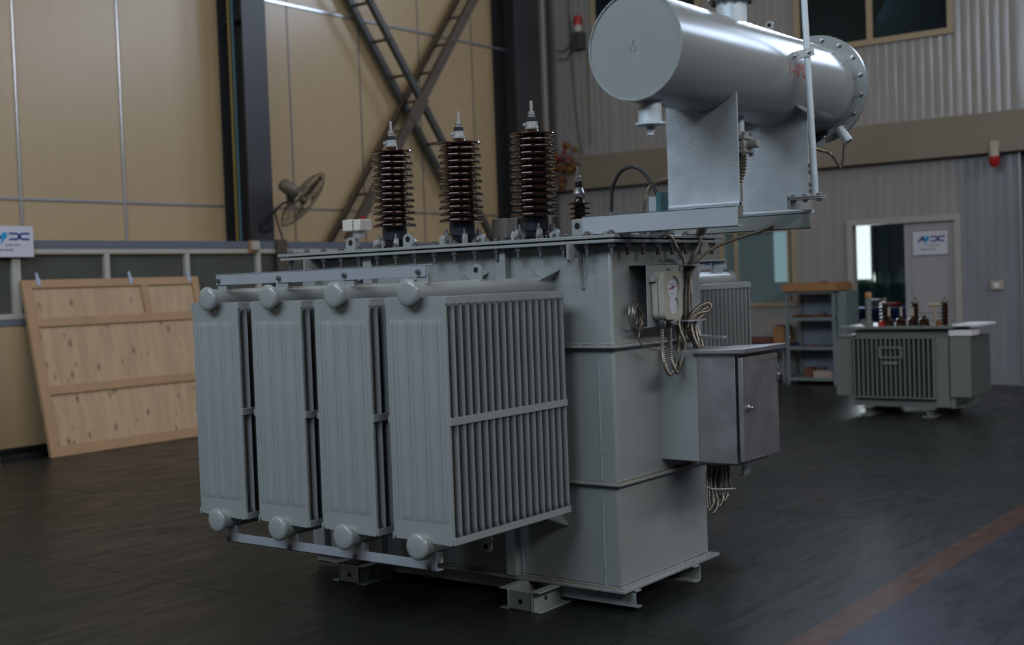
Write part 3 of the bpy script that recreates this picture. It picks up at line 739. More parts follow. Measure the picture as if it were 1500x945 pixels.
q = MB(); q.cyl((-4.47, SY+.3, 1.15), (-4.26, SY+.3, 1.16), .018, 10); q.cyl((-4.40, SY+.3, .95), (-4.40, SY+.3, 1.15), .012, 8); q.build('tap_switch', 'frame2', t)

# ================================================================== THE POWER TRANSFORMER
TX0, TX1, TY0, TY1 = -5.135, -3.093, 4.84, 5.69
T = empty('power_transformer', (-4.115, 5.265, 0), 'large grey-green oil power transformer with radiators, bushings and conservator in the foreground', 'transformer')
# tank shell
q = MB(); q.box(TX0, TX1, TY0, TY1, .115, 1.715); tank = q.build('tank', 'paint', T, bevel=.012)
# weld beads
def weld(p, q_, r_=.004, n=None, parent=None, mt='paint_weld'):
    p, q_ = Vector(p), Vector(q_); L = (q_-p).length; n = n or int(L/.016)
    mb = MB(); pts = [p.lerp(q_, i/n)+Vector((rnd.uniform(-1, 1), rnd.uniform(-1, 1), rnd.uniform(-1, 1)))*.0012 for i in range(n+1)]
    mb.tube(pts, r_, 6, sub=1); return mb.build('weld_bead', mt, parent or tank)
for z0, z1 in ((.116, .595), (.61, 1.235), (1.25, 1.712)): weld((-3.178, TY0-.001, z0), (-3.178, TY0-.001, z1), .0042)
weld((-3.716, TY0-.001, 1.26), (-3.716, TY0-.001, 1.71)); weld((-3.655, TY0-.001, .12), (-3.655, TY0-.001, .45))
weld((TX0+.1, TY0-.002, .117), (TX1, TY0-.002, .117), .004); weld((TX1+.001, TY0, .117), (TX1+.001, TY1, .117), .004)
weld((-3.4, TY0-.002, 1.249), (TX1, TY0-.002, 1.249), .003); weld((TX1+.001, TY0, .612), (TX1+.001, TY1, .612), .003)
# stiffeners
for x in (-5.02, -4.59, -3.70):
    q = MB(); q.box(x-.03, x+.03, TY0-.045, TY0, .116, 1.713); q.build('stiffener', 'paint', T, bevel=.003)
for z, d_ in ((.594, .030), (1.232, .034)):
    q = MB(); q.box(TX0-d_, TX1+d_, TY0-d_, TY1+d_, z, z+.013); lg = q.build('ledge_ring', 'paint', T, bevel=.002)
    q = MB(); e = d_-.004; q.box(TX1+.003, TX1+e, TY0-e, TY1+e, z+.0132, z+.0138); q.box(TX0, TX1+.003, TY0-e, TY0-.003, z+.0132, z+.0138); q.build('dust', 'dirt', lg)
q = MB(); q.box(TX0-.035, TX1+.04, TY0-.035, TY1+.04, .10, .114); bp_ = q.build('bottom_plate', 'paint', T, bevel=.002)
q = MB(); q.box(TX0, TX1+.035, TY0-.031, TY0-.006, .1141, .1146); q.build('dust', 'dirt', bp_)
# pull-plate at the end near the cabinet: bottom channels along x
for yw, s_ in ((4.875, 1), (5.50, -1)):
    q = MB(); q.box(TX0, -3.04, min(yw, yw+.006*s_), max(yw, yw+.006*s_), .02, .10)
    for z in (.02, .094): q.box(TX0, -3.04, min(yw, yw+.055*s_), max(yw, yw+.055*s_), z, z+.006)
    q.build('base_channel', 'paint', T)
# skids along y (two channels + end plate)
for i, (xa, xb) in enumerate(((-4.735, -4.588), (-3.609, -3.463))):
    q = MB()
    for xw, s_ in ((xa, -1), (xb, 1)):
        q.box(min(xw, xw-.006*s_), max(xw, xw-.006*s_), 4.64, 5.89, 0, .099)
        for z in (0, .093): q.box(min(xw, xw+.046*s_), max(xw, xw+.046*s_), 4.64, 5.89, z, z+.006)
    q.box(xa, xb, 4.646, 4.654, .004, .093)
    sk = q.build('skid', 'paint', T, bevel=.0015)
    q = MB(); q.lathe([(0, 0), (.013, 0), (.013, .0012), (0, .0012)], ((xa+xb)/2-.0, 4.6465, .043), (0, -1, 0), 16)
    q.lathe([(0, 0), (.011, 0), (.011, .0012), (0, .0012)], (xb+.0001, 4.75, .048), (1, 0, 0), 16); q.build('bolt_hole', 'hole', sk)
# cover, gasket, flange
q = MB(); q.box(TX0-.075, TX1+.075, TY0-.085, TY1+.10, 1.715, 1.729); q.build('tank_flange', 'paint', T, bevel=.002)
q = MB(); q.box(TX0-.04, TX1+.05, TY0-.055, TY1+.07, 1.729, 1.737); q.build('gasket', 'cork', T)
q = MB(); q.box(TX0-.10, TX1+.075, TY0-.08, TY1+.14, 1.737, 1.752); q.build('tank_cover', 'paint', T, bevel=.002)
def bolt0(c):
    q = MB(); q.cyl((c[0], c[1], 1.772), (c[0], c[1], 1.658), .0098, 10)
    b_ = q.build('bolt', 'darkbolt', T, origin=(c[0], c[1], 1.74))
    q = MB(); q.hexnut((c[0], c[1], 1.752), (0, 0, 1), .0165, .013); q.build('nut', 'darkbolt', b_)
    q = MB(); q.hexnut((c[0], c[1], 1.7145), (0, 0, -1), .0175, .019); q.build('nut', 'bolt', b_)
    return b_
B0 = bolt0((TX1+.04, TY0-.05, 0))
def cpy(o, loc):
    c = o.copy(); COL.objects.link(c); c.location = o.location+Vector(loc)
    for ch in o.children:
        d = ch.copy(); COL.objects.link(d); d.parent = c
    return c
for i in range(1, 17): cpy(B0, (-.132*i, 0, 0))
for i in range(1, 17): cpy(B0, (-.132*i, .96, 0))
for i in range(1, 8): cpy(B0, (0, .137*i, 0))
for i in range(1, 7): cpy(B0, (-2.12, .137*i, 0))

# lifting lugs on the tank
def lug(x, sgn, y):
    poly = [(0, 1.713), (-.125, 1.713), (-.125, 1.645), (-.105, 1.632), (-.085, 1.655), (-.07, 1.668), (-.052, 1.655), (-.045, 1.60), (-.012, 1.508), (0, 1.50)]
    q = MB(); q.prism(poly, lambda a, b, c: (x+c, y-sgn*(-a) if sgn > 0 else y+(-a), b), -.006, .006)
    return q.build('lifting_lug', 'paint', T, bevel=.001)
lug(-3.245, 1, TY0); lug(-4.98, 1, TY0)
weld((-3.238, TY0-.001, 1.51), (-3.238, TY0-.001, 1.71), .0055, parent=tank)

# ---------------- radiators
def radiator(xc):
    y0, y1, z0, z1 = 3.885, 4.725, .483, 1.503
    hw = .165; nf = 18
    W = WO[T.name]
    def finz(mb, y, front=False):
        tk = .0018
        # sheet with chamfered corners
        poly = [(-hw, z0+.006), (-hw+.01, z0-.002), (hw-.01, z0-.010), (hw, z0), (hw, z1-.008), (hw-.012, z1), (-hw+.012, z1+.004), (-hw, z1-.004)]
        mb.prism([(a*.985, b) for a, b in poly], lambda a, b, c: (xc+a, y+c, b), -tk, tk)
        for fx0, wd, hh in [(f, .008, .0065) for f in (.085, .155, .335, .405, .585, .655, .835, .905)]+[(f, .028, .0065) for f in (.245, .495, .745)]+[(.04, .020, .008), (.96, .020, .008)]:
            a = (fx0-.5)*2*hw; zt = z1-.105; zb = z0+.09
            if fx0 in (.04, .96): hh = .0085; zt = z1-.036; zb = z0+.035
            sides = (-1,) if front else (-1, 1)
            if front and fx0 in (.04, .96): continue
            for s_ in sides:
                # half-round rib with tapered ends
                rows = []
                for z, k in ((zb-.012, 0), (zb, .75), (zb+.015, 1), (zt-.015, 1), (zt, .75), (zt+.012, 0)):
                    rows.append([mb.bm.verts.new((xc+a+wd*u_, y+s_*(tk+hh*k*h_), z)) for u_, h_ in ((-1, -.05), (-.6, .7), (0, 1), (.6, .7), (1, -.05))])
                for r1, r2_ in zip(rows, rows[1:]):
                    for m1 in range(4): mb.face([r1[m1], r1[m1+1], r2_[m1+1], r2_[m1]], True)
    q = MB()
    for i in range(1, nf): finz(q, y0+.004+(y1-y0-.008)*i/(nf-1))
    # web between fins (dark core) : collector tubes inside
    R = q.build('radiator', 'paint', T, origin=(xc, W.y, 0))
    q = MB(); finz(q, y0+.004, True); q.box(xc-hw, xc-hw+.012, y0+.001, y0+.014, z0+.01, z1-.01); q.box(xc+hw-.012, xc+hw, y0+.001, y0+.014, z0+.01, z1-.01)
    q.build('front_panel', 'paint', R, bevel=.001)
    for s_ in (-1, 1):
        for za, zb in ((1.472, 1.502), (.971, 1.003), (.477, .506)):
            q = MB(); x_ = xc+s_*hw; q.box(min(x_, x_+.008*s_), max(x_, x_+.008*s_), y0+.0, y1+.004, za, zb); q.build('edge_bar', 'paint', R, bevel=.001)
    for zc, sg in ((1.523, 1), (.465, -1)):
        q = MB(); q.cyl((xc, 3.852, zc), (xc, TY0+.001, zc), .046, 28)
        for i in range(nf):
            yy = y0+.004+(y1-y0-.008)*i/(nf-1)
            for s_ in (-1, 1):
                bmesh.ops.create_icosphere(q.bm, subdivisions=1, radius=.0055, matrix=Matrix.Translation((xc+.042*s_, yy, zc-.022*sg)))
        hp = q.build('header_pipe', 'paint', R)
        q = MB(); q.lathe([(0, -.009), (.035, -.008), (.052, -.004), (.0575, .003), (.0575, .012), (0, .012)], (xc, 3.84, zc), (0, 1, 0), 32); q.build('pipe_cap', 'paint', R)
        q = MB()
        for k in range(14):
            a = 2*PI*k/14; q.tube([(xc+.047*math.cos(a), TY0-.003, zc+.047*math.sin(a)), (xc+.047*math.cos(a+.45), TY0-.003, zc+.047*math.sin(a+.45))], .006, 5, sub=1)
        q.build('weld_bead', 'paint_weld', R)
        # gusset plates at the tank
        q = MB()
        for a in (PI/2-.75, PI/2+.75):
            dx, dz = math.cos(a), math.sin(a)*sg; tx, tz = -dz, dx
            tri = [(0.040, TY0), (.115, TY0), (.105, TY0-.012), (.046, TY0-.115)]
            q.prism(tri, lambda a_, b_, c_: (xc+dx*a_+tx*c_, b_, zc+dz*a_+tz*c_), -.004, .004)
        q.build('gusset', 'paint', R)
        # lug on the pipe
        q = MB(); poly = [(-.032, 0), (.032, 0), (.032, .045)]+[(.032*math.cos(k*PI/8), .045+.026*math.sin(k*PI/8)) for k in range(1, 8)]+[(-.032, .045)]
        q.prism(poly, lambda a_, b_, c_: (xc+a_*.9, 4.31+c_, zc+sg*(.042+b_)), -.004, .004)
        lg_ = q.build('lifting_eye', 'paint', R, bevel=.001)
        q = MB(); q.lathe([(0, -.0048), (.013, -.0048), (.013, .0048), (0, .0048)], (xc-.004, 4.31, zc+sg*.088), (0, 1, 0), 16); q.build('eye_hole', 'hole', R)
        # tab for the tie bar
        q = MB(); zz = (1.56, 1.60) if sg > 0 else (.385, .43)
        q.box(xc-.018, xc+.052, 3.926, 3.931, zz[0], zz[1]); q.box(xc+.047, xc+.052, 3.926, 3.948, zz[0], zz[1]+.028*(sg > 0)); q.build('tie_tab', 'paint', R)
    return R
R0 = radiator(-3.455)
radx = [-3.455, -3.885, -4.305, -4.73]
def copy_sub(o, parent, dloc=(0, 0, 0)):
    c = o.copy(); COL.objects.link(c); c.parent = parent; c.location = o.location+Vector(dloc)
    for ch in list(o.children):
        d = ch.copy(); COL.objects.link(d); d.parent = c
    return c
rads = [R0]
for x in radx[1:]: rads.append(copy_sub(R0, T, (x-radx[0], 0, 0)))
for x in radx:   # rear bank, mirrored about the tank axis by a half turn
    c = copy_sub(R0, T, (x-radx[0], 0, 0)); c.rotation_euler = (0, 0, PI)
# tie bars
def tiebar(y, s_, z0, z1, flz):
    q = MB(); ya, yb = sorted((y, y+.005*s_)); q.box(-4.752, -3.418, ya, yb, z0, z1)
    ya, yb = sorted((y, y+.045*s_)); q.box(-4.752, -3.418, ya, yb, flz, flz+.005)
    tb = q.build('tie_bar', 'paint_light', T, bevel=.001)
    for x in radx:
        q = MB(); xx = x+.0; q.hexnut((xx, y-.001*s_, (z0+z1)/2-.004), (0, -s_, 0), .0125, .010); q.cyl((xx, y, (z0+z1)/2-.004), (xx, y-.018*s_, (z0+z1)/2-.004), .0065, 8); q.build('bolt', 'darkbolt', tb)
tiebar(3.92, 1, 1.587, 1.638, 1.634); tiebar(3.92, 1, .349, .393, .349)
tiebar(6.61, -1, 1.587, 1.638, 1.634)

# ---------------- bushings
def bushing(xc, yc):
    z0 = 1.752
    pr = []; n = 13; zb, zt = 1.874, 2.294; st = .0335; pr += [(0, zb-.004), (.058, zb-.004)]
    for i in range(n):
        z = zb+st*i; R = (.119 if i % 2 == 0 else .1115)-.006*i/12
        pr += [(.066, z+.006), (R*.75, z+.002), (R*.93, z-.002), (R*.985, z-.001), (R, z+.005), (R*.985, z+.011), (R*.92, z+.015), (.072, z+.022), (.064, z+.027)] if i < n-1 else [(.066, z+.004), (R*.75, z), (R*.93, z-.003), (R*.985, z-.002), (R, z+.003), (R*.97, z+.008), (.055, z+.016), (.034, z+.020)]
    pr += [(.030, zt+.012), (0, zt+.012)]
    q = MB(); q.lathe(pr, (xc, yc, 0), (0, 0, 1), 40); B = q.build('bushing', 'porcelain', T, origin=(xc, yc, 1.752))
    q = MB(); q.lathe([(0, z0), (.074, z0), (.074, z0+.018), (.060, z0+.024), (.058, z0+.045), (.066, z0+.052), (.066, zb-.003), (0, zb-.003)], (xc, yc, 0), (0, 0, 1), 32); q.build('glazed_foot', 'blackglaze', B)
    q = MB(); q.lathe([(.060, z0+.050), (.0672, z0+.051), (.0672, zb-.012), (.060, zb-.011)], (xc, yc, 0), (0, 0, 1), 32); q.build('metallised_band', 'darkband', B)
    q = MB(); z = zt+.012
    q.lathe([(0, z), (.033, z), (.034, z+.008), (.030, z+.012), (.030, z+.036), (.024, z+.038), (0, z+.038)], (xc, yc, 0), (0, 0, 1), 24); q.lathe([(0, 0), (.009, 0), (.009, .01), (0, .012)], (xc-.022, yc-.024, z+.022), (-.5, -.8, 0), 10); q.build('cap_ring', 'castgrey', B)
    q = MB(); z += .038; q.lathe([(0, z), (.024, z), (.025, z+.004), (.025, z+.018), (.020, z+.022), (0, z+.022)], (xc, yc, 0), (0, 0, 1), 20); q.build('rubber_ring', 'black', B)
    q = MB(); z += .022; q.hexnut((xc, yc, z), (0, 0, 1), .018, .012); q.cyl((xc, yc, z+.012), (xc, yc, z+.017), .020, 16); q.hexnut((xc, yc, z+.017), (0, 0, 1), .016, .012)
    q.cyl((xc, yc, z), (xc, yc, z+.080), .0085, 12, .0078); q.build('terminal_stud', 'bolt', B)
    for k in range(6):
        a = PI/6+k*PI/3-.25; d = Vector((math.cos(a), math.sin(a), 0)); c = Vector((xc, yc, 0))
        q = MB(); tv = Vector((-d.y, d.x, 0))
        poly = [(.070, 1.776), (.082, 1.792), (.120, 1.806), (.130, 1.790), (.126, 1.753), (.112, 1.753), (.110, 1.780), (.098, 1.783), (.094, 1.770), (.090, 1.753), (.082, 1.753), (.080, 1.768)]
        q.prism(poly, lambda a_, b_, c_: c+d*a_+tv*c_+Vector((0, 0, b_)), -.013, .013)
        cl = q.build('hold_down_clamp', 'castgrey', B, bevel=.0025)
        q = MB(); pc = c+d*.100; q.cyl((pc.x, pc.y, 1.753), (pc.x, pc.y, 1.834), .006, 8); q.hexnut((pc.x, pc.y, 1.802), (0, 0, 1), .012, .012); q.build('clamp_bolt', 'bolt', B)
    return B
BU = bushing(-4.595, 5.03)
for x in (-4.12, -3.65): copy_sub(BU, T, (x+4.595, 0, 0))
# low-voltage bushing (smaller) behind
def lv(xc, yc):
    pr = [(0, 1.752), (.04, 1.752), (.04, 1.86)]
    for i in range(4):
        z = 1.865+.026*i; R = .062 if i % 2 else .056
        pr += [(.030, z), (R, z+.002), (R, z+.008), (.030, z+.016)]
    pr += [(.024, 1.975), (.024, 1.985), (0, 1.985)]
    q = MB(); q.lathe(pr, (xc, yc, 0), (0, 0, 1), 28); B = q.build('low_voltage_bushing', 'porcelain', T, origin=(xc, yc, 1.752))
    q = MB(); q.lathe([(0, 1.985), (.030, 1.985), (.034, 1.995), (.030, 2.01), (.022, 2.03), (.019, 2.035), (0, 2.035)], (xc, yc, 0), (0, 0, 1), 20); q.build('cap_ring', 'bolt', B)
    q = MB(); q.lathe([(0, 2.035), (.020, 2.035), (.020, 2.065), (0, 2.065)], (xc, yc, 0), (0, 0, 1), 16); q.build('rubber_ring', 'black', B)
    q = MB(); q.hexnut((xc, yc, 2.065), (0, 0, 1), .017, .014); q.hexnut((xc, yc, 2.083), (0, 0, 1), .015, .013); q.cyl((xc, yc, 2.065), (xc, yc, 2.145), .009, 12); q.build('terminal_stud', 'bolt', B)
lv(-3.665, 5.45)
# boxes / turrets on the cover
t_ = MB(); t_.box(-4.09, -3.99, 5.24, 5.34, 1.785, 1.89); t_.build('tap_changer_hood', 'beige_box', T, bevel=.004)
t_ = MB(); t_.lathe([(0, 1.752), (.05, 1.752), (.05, 1.785), (0, 1.785)], (-4.04, 5.29, 0), (0, 0, 1), 20); t_.build('hood_base', 'paint', T)
t_ = MB(); t_.cyl((-4.15, 5.29, 1.81), (-3.90, 5.29, 1.813), .009, 8); t_.build('hood_spindle', 'darkbolt', T)
t_ = MB(); t_.lathe([(0, 1.752), (.030, 1.752), (.030, 1.83), (0, 1.83)], (-4.99, 5.12, 0), (0, 0, 1), 16); pv = t_.build('relief_valve', 'paint', T)
t_ = MB(); t_.box(-5.01, -4.935, 5.05, 5.14, 1.872, 1.936); t_.box(-4.925, -4.87, 5.05, 5.14, 1.872, 1.934); t_.build('valve_hood', 'porcelain_box', pv, bevel=.004)
t_ = MB(); t_.box(-4.96, -4.90, 5.08, 5.12, 1.83, 1.872); t_.build('valve_neck', 'castgrey', pv); t_ = MB(); t_.lathe([(0, 0), (.012, 0), (.012, .02), (0, .02)], (-4.89, 5.1, 1.934), (0, 0, 1), 10); t_.build('red_button', 'red', pv)
for x, y in ((-4.80, 4.90), (-4.40, 4.92), (-5.0, 5.4), (-3.25, 5.35)):
    q = MB(); poly = [(-.035, 0), (.035, 0), (.035, .045)]+[(.035*math.cos(k*PI/8), .045+.03*math.sin(k*PI/8)) for k in range(1, 8)]+[(-.035, .045)]
    q.prism(poly, lambda a, b, c: (x+a, y+c, 1.752+b), -.004, .004); cl = q.build('cover_lug', 'paint', T, bevel=.001)
    q = MB(); q.lathe([(0, -.0048), (.016, -.0048), (.016, .0048), (0, .0048)], (x, y, 1.797), (0, 1, 0), 16); q.build('eye_hole', 'hole', cl)

# ---------------- conservator and its supports
CX, CZ, CR = -2.59, 2.47, .217
q = MB(); q.lathe([(0, .006), (CR-.008, .006), (CR-.006, .0), (CR, .0), (CR, 1.76), (0, 1.76)], (CX, 4.28, CZ), (0, 1, 0), 96); cons = q.build('conservator', 'paint', T)
q = MB(); pts = []
for k in range(120):
    a = 2*PI*k/120; pts.append((CX+(CR-.004)*math.cos(a)+rnd.uniform(-.001, .001), 4.281+rnd.uniform(-.001, .001), CZ+(CR-.004)*math.sin(a)))
q.tube(pts+[pts[0]], .0028, 6, sub=1); q.build('weld_bead', 'paint_weld', cons)
q = MB()
for k in range(3):
    q.tube([(CX-.02+.012*k+rnd.uniform(-.008, .008), 4.284, CZ+.02-.02*i+rnd.uniform(-.008, .008)) for i in range(3)], .0016, 5, sub=3)
q.build('weld_scar', 'paint_weld', cons)
q = MB(); q.ring((CX, 6.02, CZ), (0, 1, 0), .21, .275, .012, 72); q.ring((CX, 6.034, CZ), (0, 1, 0), 0.0001, .275, .012, 72); fr = q.build('end_flange', 'paint', cons)
for k in range(16):
    a = 2*PI*(k+.5)/16; c = Vector((CX+.25*math.cos(a), 6.02, CZ+.25*math.sin(a)))
    q = MB(); q.hexnut(c, (0, -1, 0), .0125, .010); q.cyl(c, c+Vector((0, -.018, 0)), .007, 8)
    q.build('flange_bolt', 'bolt', cons)
# sump under the near end
q = MB(); q.lathe([(0, 0), (.048, 0), (.048, -.085), (.062, -.087), (.062, -.097), (.048, -.100), (.018, -.104), (.018, -.124), (.014, -.126), (.014, -.138), (0, -.138)], (CX, 4.385, 2.262), (0, 0, 1), 32)
q.lathe([(0, 0), (.056, 0), (.056, .012), (0, .012)], (CX, 4.385, 2.255), (0, 0, 1), 32)
q.build('drain_sump', 'galv', cons)
# neck and flange on top, plus lug
q = MB(); q.lathe([(0, 0), (.068, 0), (.068, .12), (.105, .12), (.105, .134), (0, .134)], (CX, 5.13, 2.66), (0, 0, 1), 36); nk = q.build('filler_neck', 'galv', cons)
q = MB(); q.ring((CX, 5.13, 2.796), (0, 0, 1), .0001, .105, .014, 36); q.build('neck_cover', 'black', cons)
for k in range(8):
    a = 2*PI*k/8; q = MB(); q.hexnut((CX+.088*math.cos(a), 5.13+.088*math.sin(a), 2.779), (0, 0, -1), .012, .012); q.cyl((CX+.088*math.cos(a), 5.13+.088*math.sin(a), 2.765), (CX+.088*math.cos(a), 5.13+.088*math.sin(a), 2.825), .006, 8); q.hexnut((CX+.088*math.cos(a), 5.13+.088*math.sin(a), 2.81), (0, 0, 1), .012, .012)
    q.build('neck_bolt', 'darkbolt', cons)
def eye(x, y, z, ax, mt='paint'):
    q = MB(); poly = [(-.02, 0), (.02, 0), (.02, .045)]+[(.02*math.cos(k*PI/8), .045+.018*math.sin(k*PI/8)) for k in range(1, 8)]+[(-.02, .045)]
    q.prism(poly, lambda a, b, c: ((x+a, y+c, z+b) if ax == 'x' else (x+c, y+a, z+b)), -.004, .004); q.build('lifting_eye', mt, cons, bevel=.001)
    q = MB(); d = (0, 1, 0) if ax == 'x' else (1, 0, 0)
    q.lathe([(0, -.0048), (.009, -.0048), (.009, .0048), (0, .0048)], (x, y, z+.043), d, 12); q.build('eye_hole', 'hole', cons)
eye(CX, 5.52, 2.684, 'x'); eye(CX, 4.5, 2.684, 'x')
# stencil '1-10 C' curved onto the shell
def wrap(px, py, pz):
    a = .0+(py)/CR  # angle above horizontal
    rr = CR+.0006+pz*.3
    return Vector((CX+rr*math.cos(a-.15), 5.245+px, CZ+rr*math.sin(a-.15)))
textmesh('1-10\u2103', .084, 'redtext', cons, (0, 0, 0), (0, 1, 0), (0, 0, 1), .75, fn=wrap, name='stencil_text', ext=.0008, bold=.0009)
# support beams on the cover
def chan_x(y, z0, z1, x0, x1, mt, nm='support_beam'):
    q = MB(); q.box(x0, x1, y, y+.005, z0, z1)
    for z in (z0, z1-.005): q.box(x0, x1, y, y+.042, z, z+.005)
    return q.build(nm, mt, T, bevel=.001)
b1 = chan_x(4.80, 1.754, 1.842, -3.215, -2.424, 'galvlight')
b2 = chan_x(5.52, 1.754, 1.828, -3.215, -2.410, 'paint')
for bq, y in ((b1, 4.799), (b2, 5.519)):
    q = MB(); q.box(-3.275, -3.215, y, y+.012, 1.754, 1.832); q.build('beam_lug', 'paint', bq, bevel=.004)
    q = MB(); q.lathe([(0, 0), (.015, 0), (.015, .0012), (0, .0012)], (-3.243, y-.0001, 1.80), (0, -1, 0), 16); q.build('eye_hole', 'hole', bq)
for x in (-3.19, -3.10): q = MB(); q.hexnut((x, 4.83, 1.7585), (0, 0, 1), .012, .010); q.build('beam_bolt', 'bolt', b1)
for x in (-3.175, -3.085):
    q = MB(); frame_rect(q, x-.018, x+.018, 1.7545, 1.766, .002, 4.7985, 4.7999); q.build('slot_mark', 'dirt', b1)
def cradle(y, z0, zt, mt, ribs=False):
    xa, xb = -2.762, -2.418
    pts = [(xb, z0), (xb, zt)]
    a0 = math.asin(min(1, (CZ-zt)/(CR+.001))); xr = CX+(CR+.001)*math.cos(a0)
    k = 20
    if xr < xb: pts.append((xr, zt))
    for i in range(k+1):
        a = -a0-(PI-2*a0)*i/k; pts.append((min(xb, max(xa, CX+(CR+.001)*math.cos(a))), CZ+(CR+.001)*math.sin(a)))
    pts += [(xa, zt), (xa, z0)]
    clean = [pts[0]]
    for p_ in pts[1:]:
        if (Vector(p_)-Vector(clean[-1])).length > 1e-4: clean.append(p_)
    q = MB(); q.prism(clean, lambda a, b, c: (a, y+c, b), 0, .007)
    sp = q.build('support_plate', mt, T)
    q = MB(); q.box(xa, xb+.0, y, y+.05, z0-.012, z0); q.lathe([(0, 0), (.012, 0), (.012, xb-xa), (0, xb-xa)], (xa, y+.008, z0-.002), (1, 0, 0), 12); q.build('base_bend', mt, sp)
    return sp
s1 = cradle(4.812, 1.855, 2.322, 'galv'); s2 = cradle(5.532, 1.842, 2.318, 'galv')
for x in (-2.69, -2.57, -2.455):
    q = MB(); q.hexnut((x, 5.575, 1.842), (0, 0, 1), .013, .011); q.cyl((x, 5.575, 1.842), (x, 5.575, 1.885), .007, 8); q.hexnut((x, 5.575, 1.824), (0, 0, -1), .013, .012)
    q.box(x-.018, x+.018, 5.556, 5.594, 1.838, 1.842)
    q.build('plate_bolt', 'darkbolt', s2)
# welded ribs between the shell and the far cradle
for a in (-.75, -2.25):
    dx, dz = math.cos(a), math.sin(a); q = MB()
    q.prism([(CR-.002, 0), (CR-.002, .09), (CR+.02, .09), (CR+.075, 0)], lambda a_, b_, c_: (CX+dx*a_-dz*c_, 5.531-b_, CZ+dz*a_+dx*c_), -.004, .004)
    q.build('stiffening_rib', 'paint', s2)
# gas relay between the plates
q = MB(); q.cyl((-2.575, 5.15, 2.30), (-2.575, 5.15, 2.175), .020, 20); rl = q.build('relay_pipe', 'galv', T)
q = MB(); q.box(-2.62, -2.53, 5.10, 5.20, 2.155, 2.172); q.box(-2.615, -2.535, 5.105, 5.195, 2.115, 2.15); q.box(-2.62, -2.53, 5.10, 5.20, 2.095, 2.112)
q.cyl((-2.54, 5.15, 2.132), (-2.49, 5.15, 2.132), .019, 16); q.box(-2.505, -2.485, 5.135, 5.165, 2.118, 2.146); q.build('valve_body', 'castgrey', rl, bevel=.002)
for x in (-2.608, -2.542):
    for y in (5.112, 5.188): q = MB(); q.cyl((x, y, 2.08), (x, y, 2.19), .006, 8); q.hexnut((x, y, 2.173), (0, 0, 1), .011, .010); q.hexnut((x, y, 2.094), (0, 0, -1), .011, .010); q.build('valve_bolt', 'bolt', rl)
q = MB(); q.tube([(-2.575, 5.15, 2.10), (-2.58, 5.15, 2.02), (-2.61, 5.15, 1.95), (-2.66, 5.16, 1.90), (-2.74, 5.18, 1.87), (-2.80, 5.2, 1.80), (-2.85, 5.25, 1.76)], .029, 20, rib=.0065); q.build('bellows', 'conduit', rl)
# breather rod at the right edge of the far plate
q = MB(); q.cyl((-2.300, 5.33, 1.89), (-2.335, 5.33, 2.95), .0145, 20); rod = q.build('breather_pipe', 'galv', T)
q = MB(); q.bar((-2.445, 5.315, 2.518), (-2.282, 5.315, 2.538), .006, .038, (0, 0, 1)); q.build('pipe_clamp', 'castgrey', rod, bevel=.001)
for x, z in ((-2.375, 2.527), (-2.305, 2.536)): q = MB(); q.hexnut((x, 5.312, z), (0, -1, 0), .010, .008); q.cyl((x, 5.312, z), (x, 5.298, z), .005, 8); q.build('clamp_bolt', 'bolt', rod)
q = MB()
for z in (1.877, 1.886): q.box(-2.425, -2.262, 5.30, 5.36, z, z+.006)
q.box(-2.425, -2.412, 5.30, 5.54, 1.84, 1.90)
q.build('pipe_flange', 'castgrey', rod, bevel=.001)
for x in (-2.40, -2.345, -2.278):
    q = MB(); q.cyl((x, 5.315, 1.866), (x, 5.315, 1.902), .006, 8); q.hexnut((x, 5.315, 1.892), (0, 0, 1), .011, .010); q.hexnut((x, 5.315, 1.877), (0, 0, -1), .011, .012); q.build('flange_bolt', 'bolt', rod)
for z in (1.93, 1.96, 2.02, 2.05): q = MB(); q.hexnut((-2.418, 5.536, z), (1, 0, 0), .010, .012); q.build('edge_nut', 'bolt', rod)
# elbow and level gauge at the far end
q = MB(); q.lathe([(0, 0), (.024, 0), (.024, .085), (0, .085)], (-2.455, 6.0, 2.262), (.48, 0, -.75), 20); q.build('drain_spout', 'galv', cons)
q = MB(); q.lathe([(0, 0), (.085, 0), (.06, .05), (0, .055)], (-2.60, 6.046, 2.26), (.1, .4, -.8), 24); q.build('level_gauge', 'black', cons)
q = MB(); q.tube([(-2.47, 5.60, 2.150), (-2.503, 5.9, 2.148), (-2.468, 5.92, 2.128), (-2.437, 5.93, 2.078), (-2.427, 5.94, 2.064), (-2.419, 5.96, 2.110), (-2.43, 6.0, 2.192)], .0085, 8, rib=.004); q.build('level_conduit', 'conduit', cons)
q = MB(); q.box(-2.60, -2.535, 6.005, 6.019, 2.185, 2.235); q.build('flange_tab', 'galv', cons, bevel=.003)

# ---------------- control cabinet
q = MB(); q.box(TX1-.002, -2.885, 5.243, 5.622, .664, 1.192); mb_ = q.build('cabinet_mount', 'paint', T, bevel=.003)
q = MB(); q.box(-2.884, -2.685, 5.243, 5.622, .662, 1.180); cab = q.build('control_cabinet', 'stainless', T, bevel=.002)
q = MB()
q.prism([(-2.90, 1.181), (-2.618, 1.183), (-2.618, 1.206), (-2.90, 1.193)], lambda a, b, c: (a, c, b), 5.215, 5.665); q.build('cabinet_roof', 'stainless', cab, bevel=.002)
q = MB(); q.obox((-2.655, 5.425, .919), (.0115, .0, 0), (.0, .188, 0), (0, 0, .243)); dr = q.build('cabinet_door', 'stainless', cab, bevel=.0015)
q = MB(); q.lathe([(0, 0), (.014, 0), (.014, .006), (.007, .01), (.007, .022), (.011, .024), (.011, .03), (0, .031)], (-2.644, 5.285, .925), (1, 0, 0), 16); q.build('door_knob', 'bolt', cab)
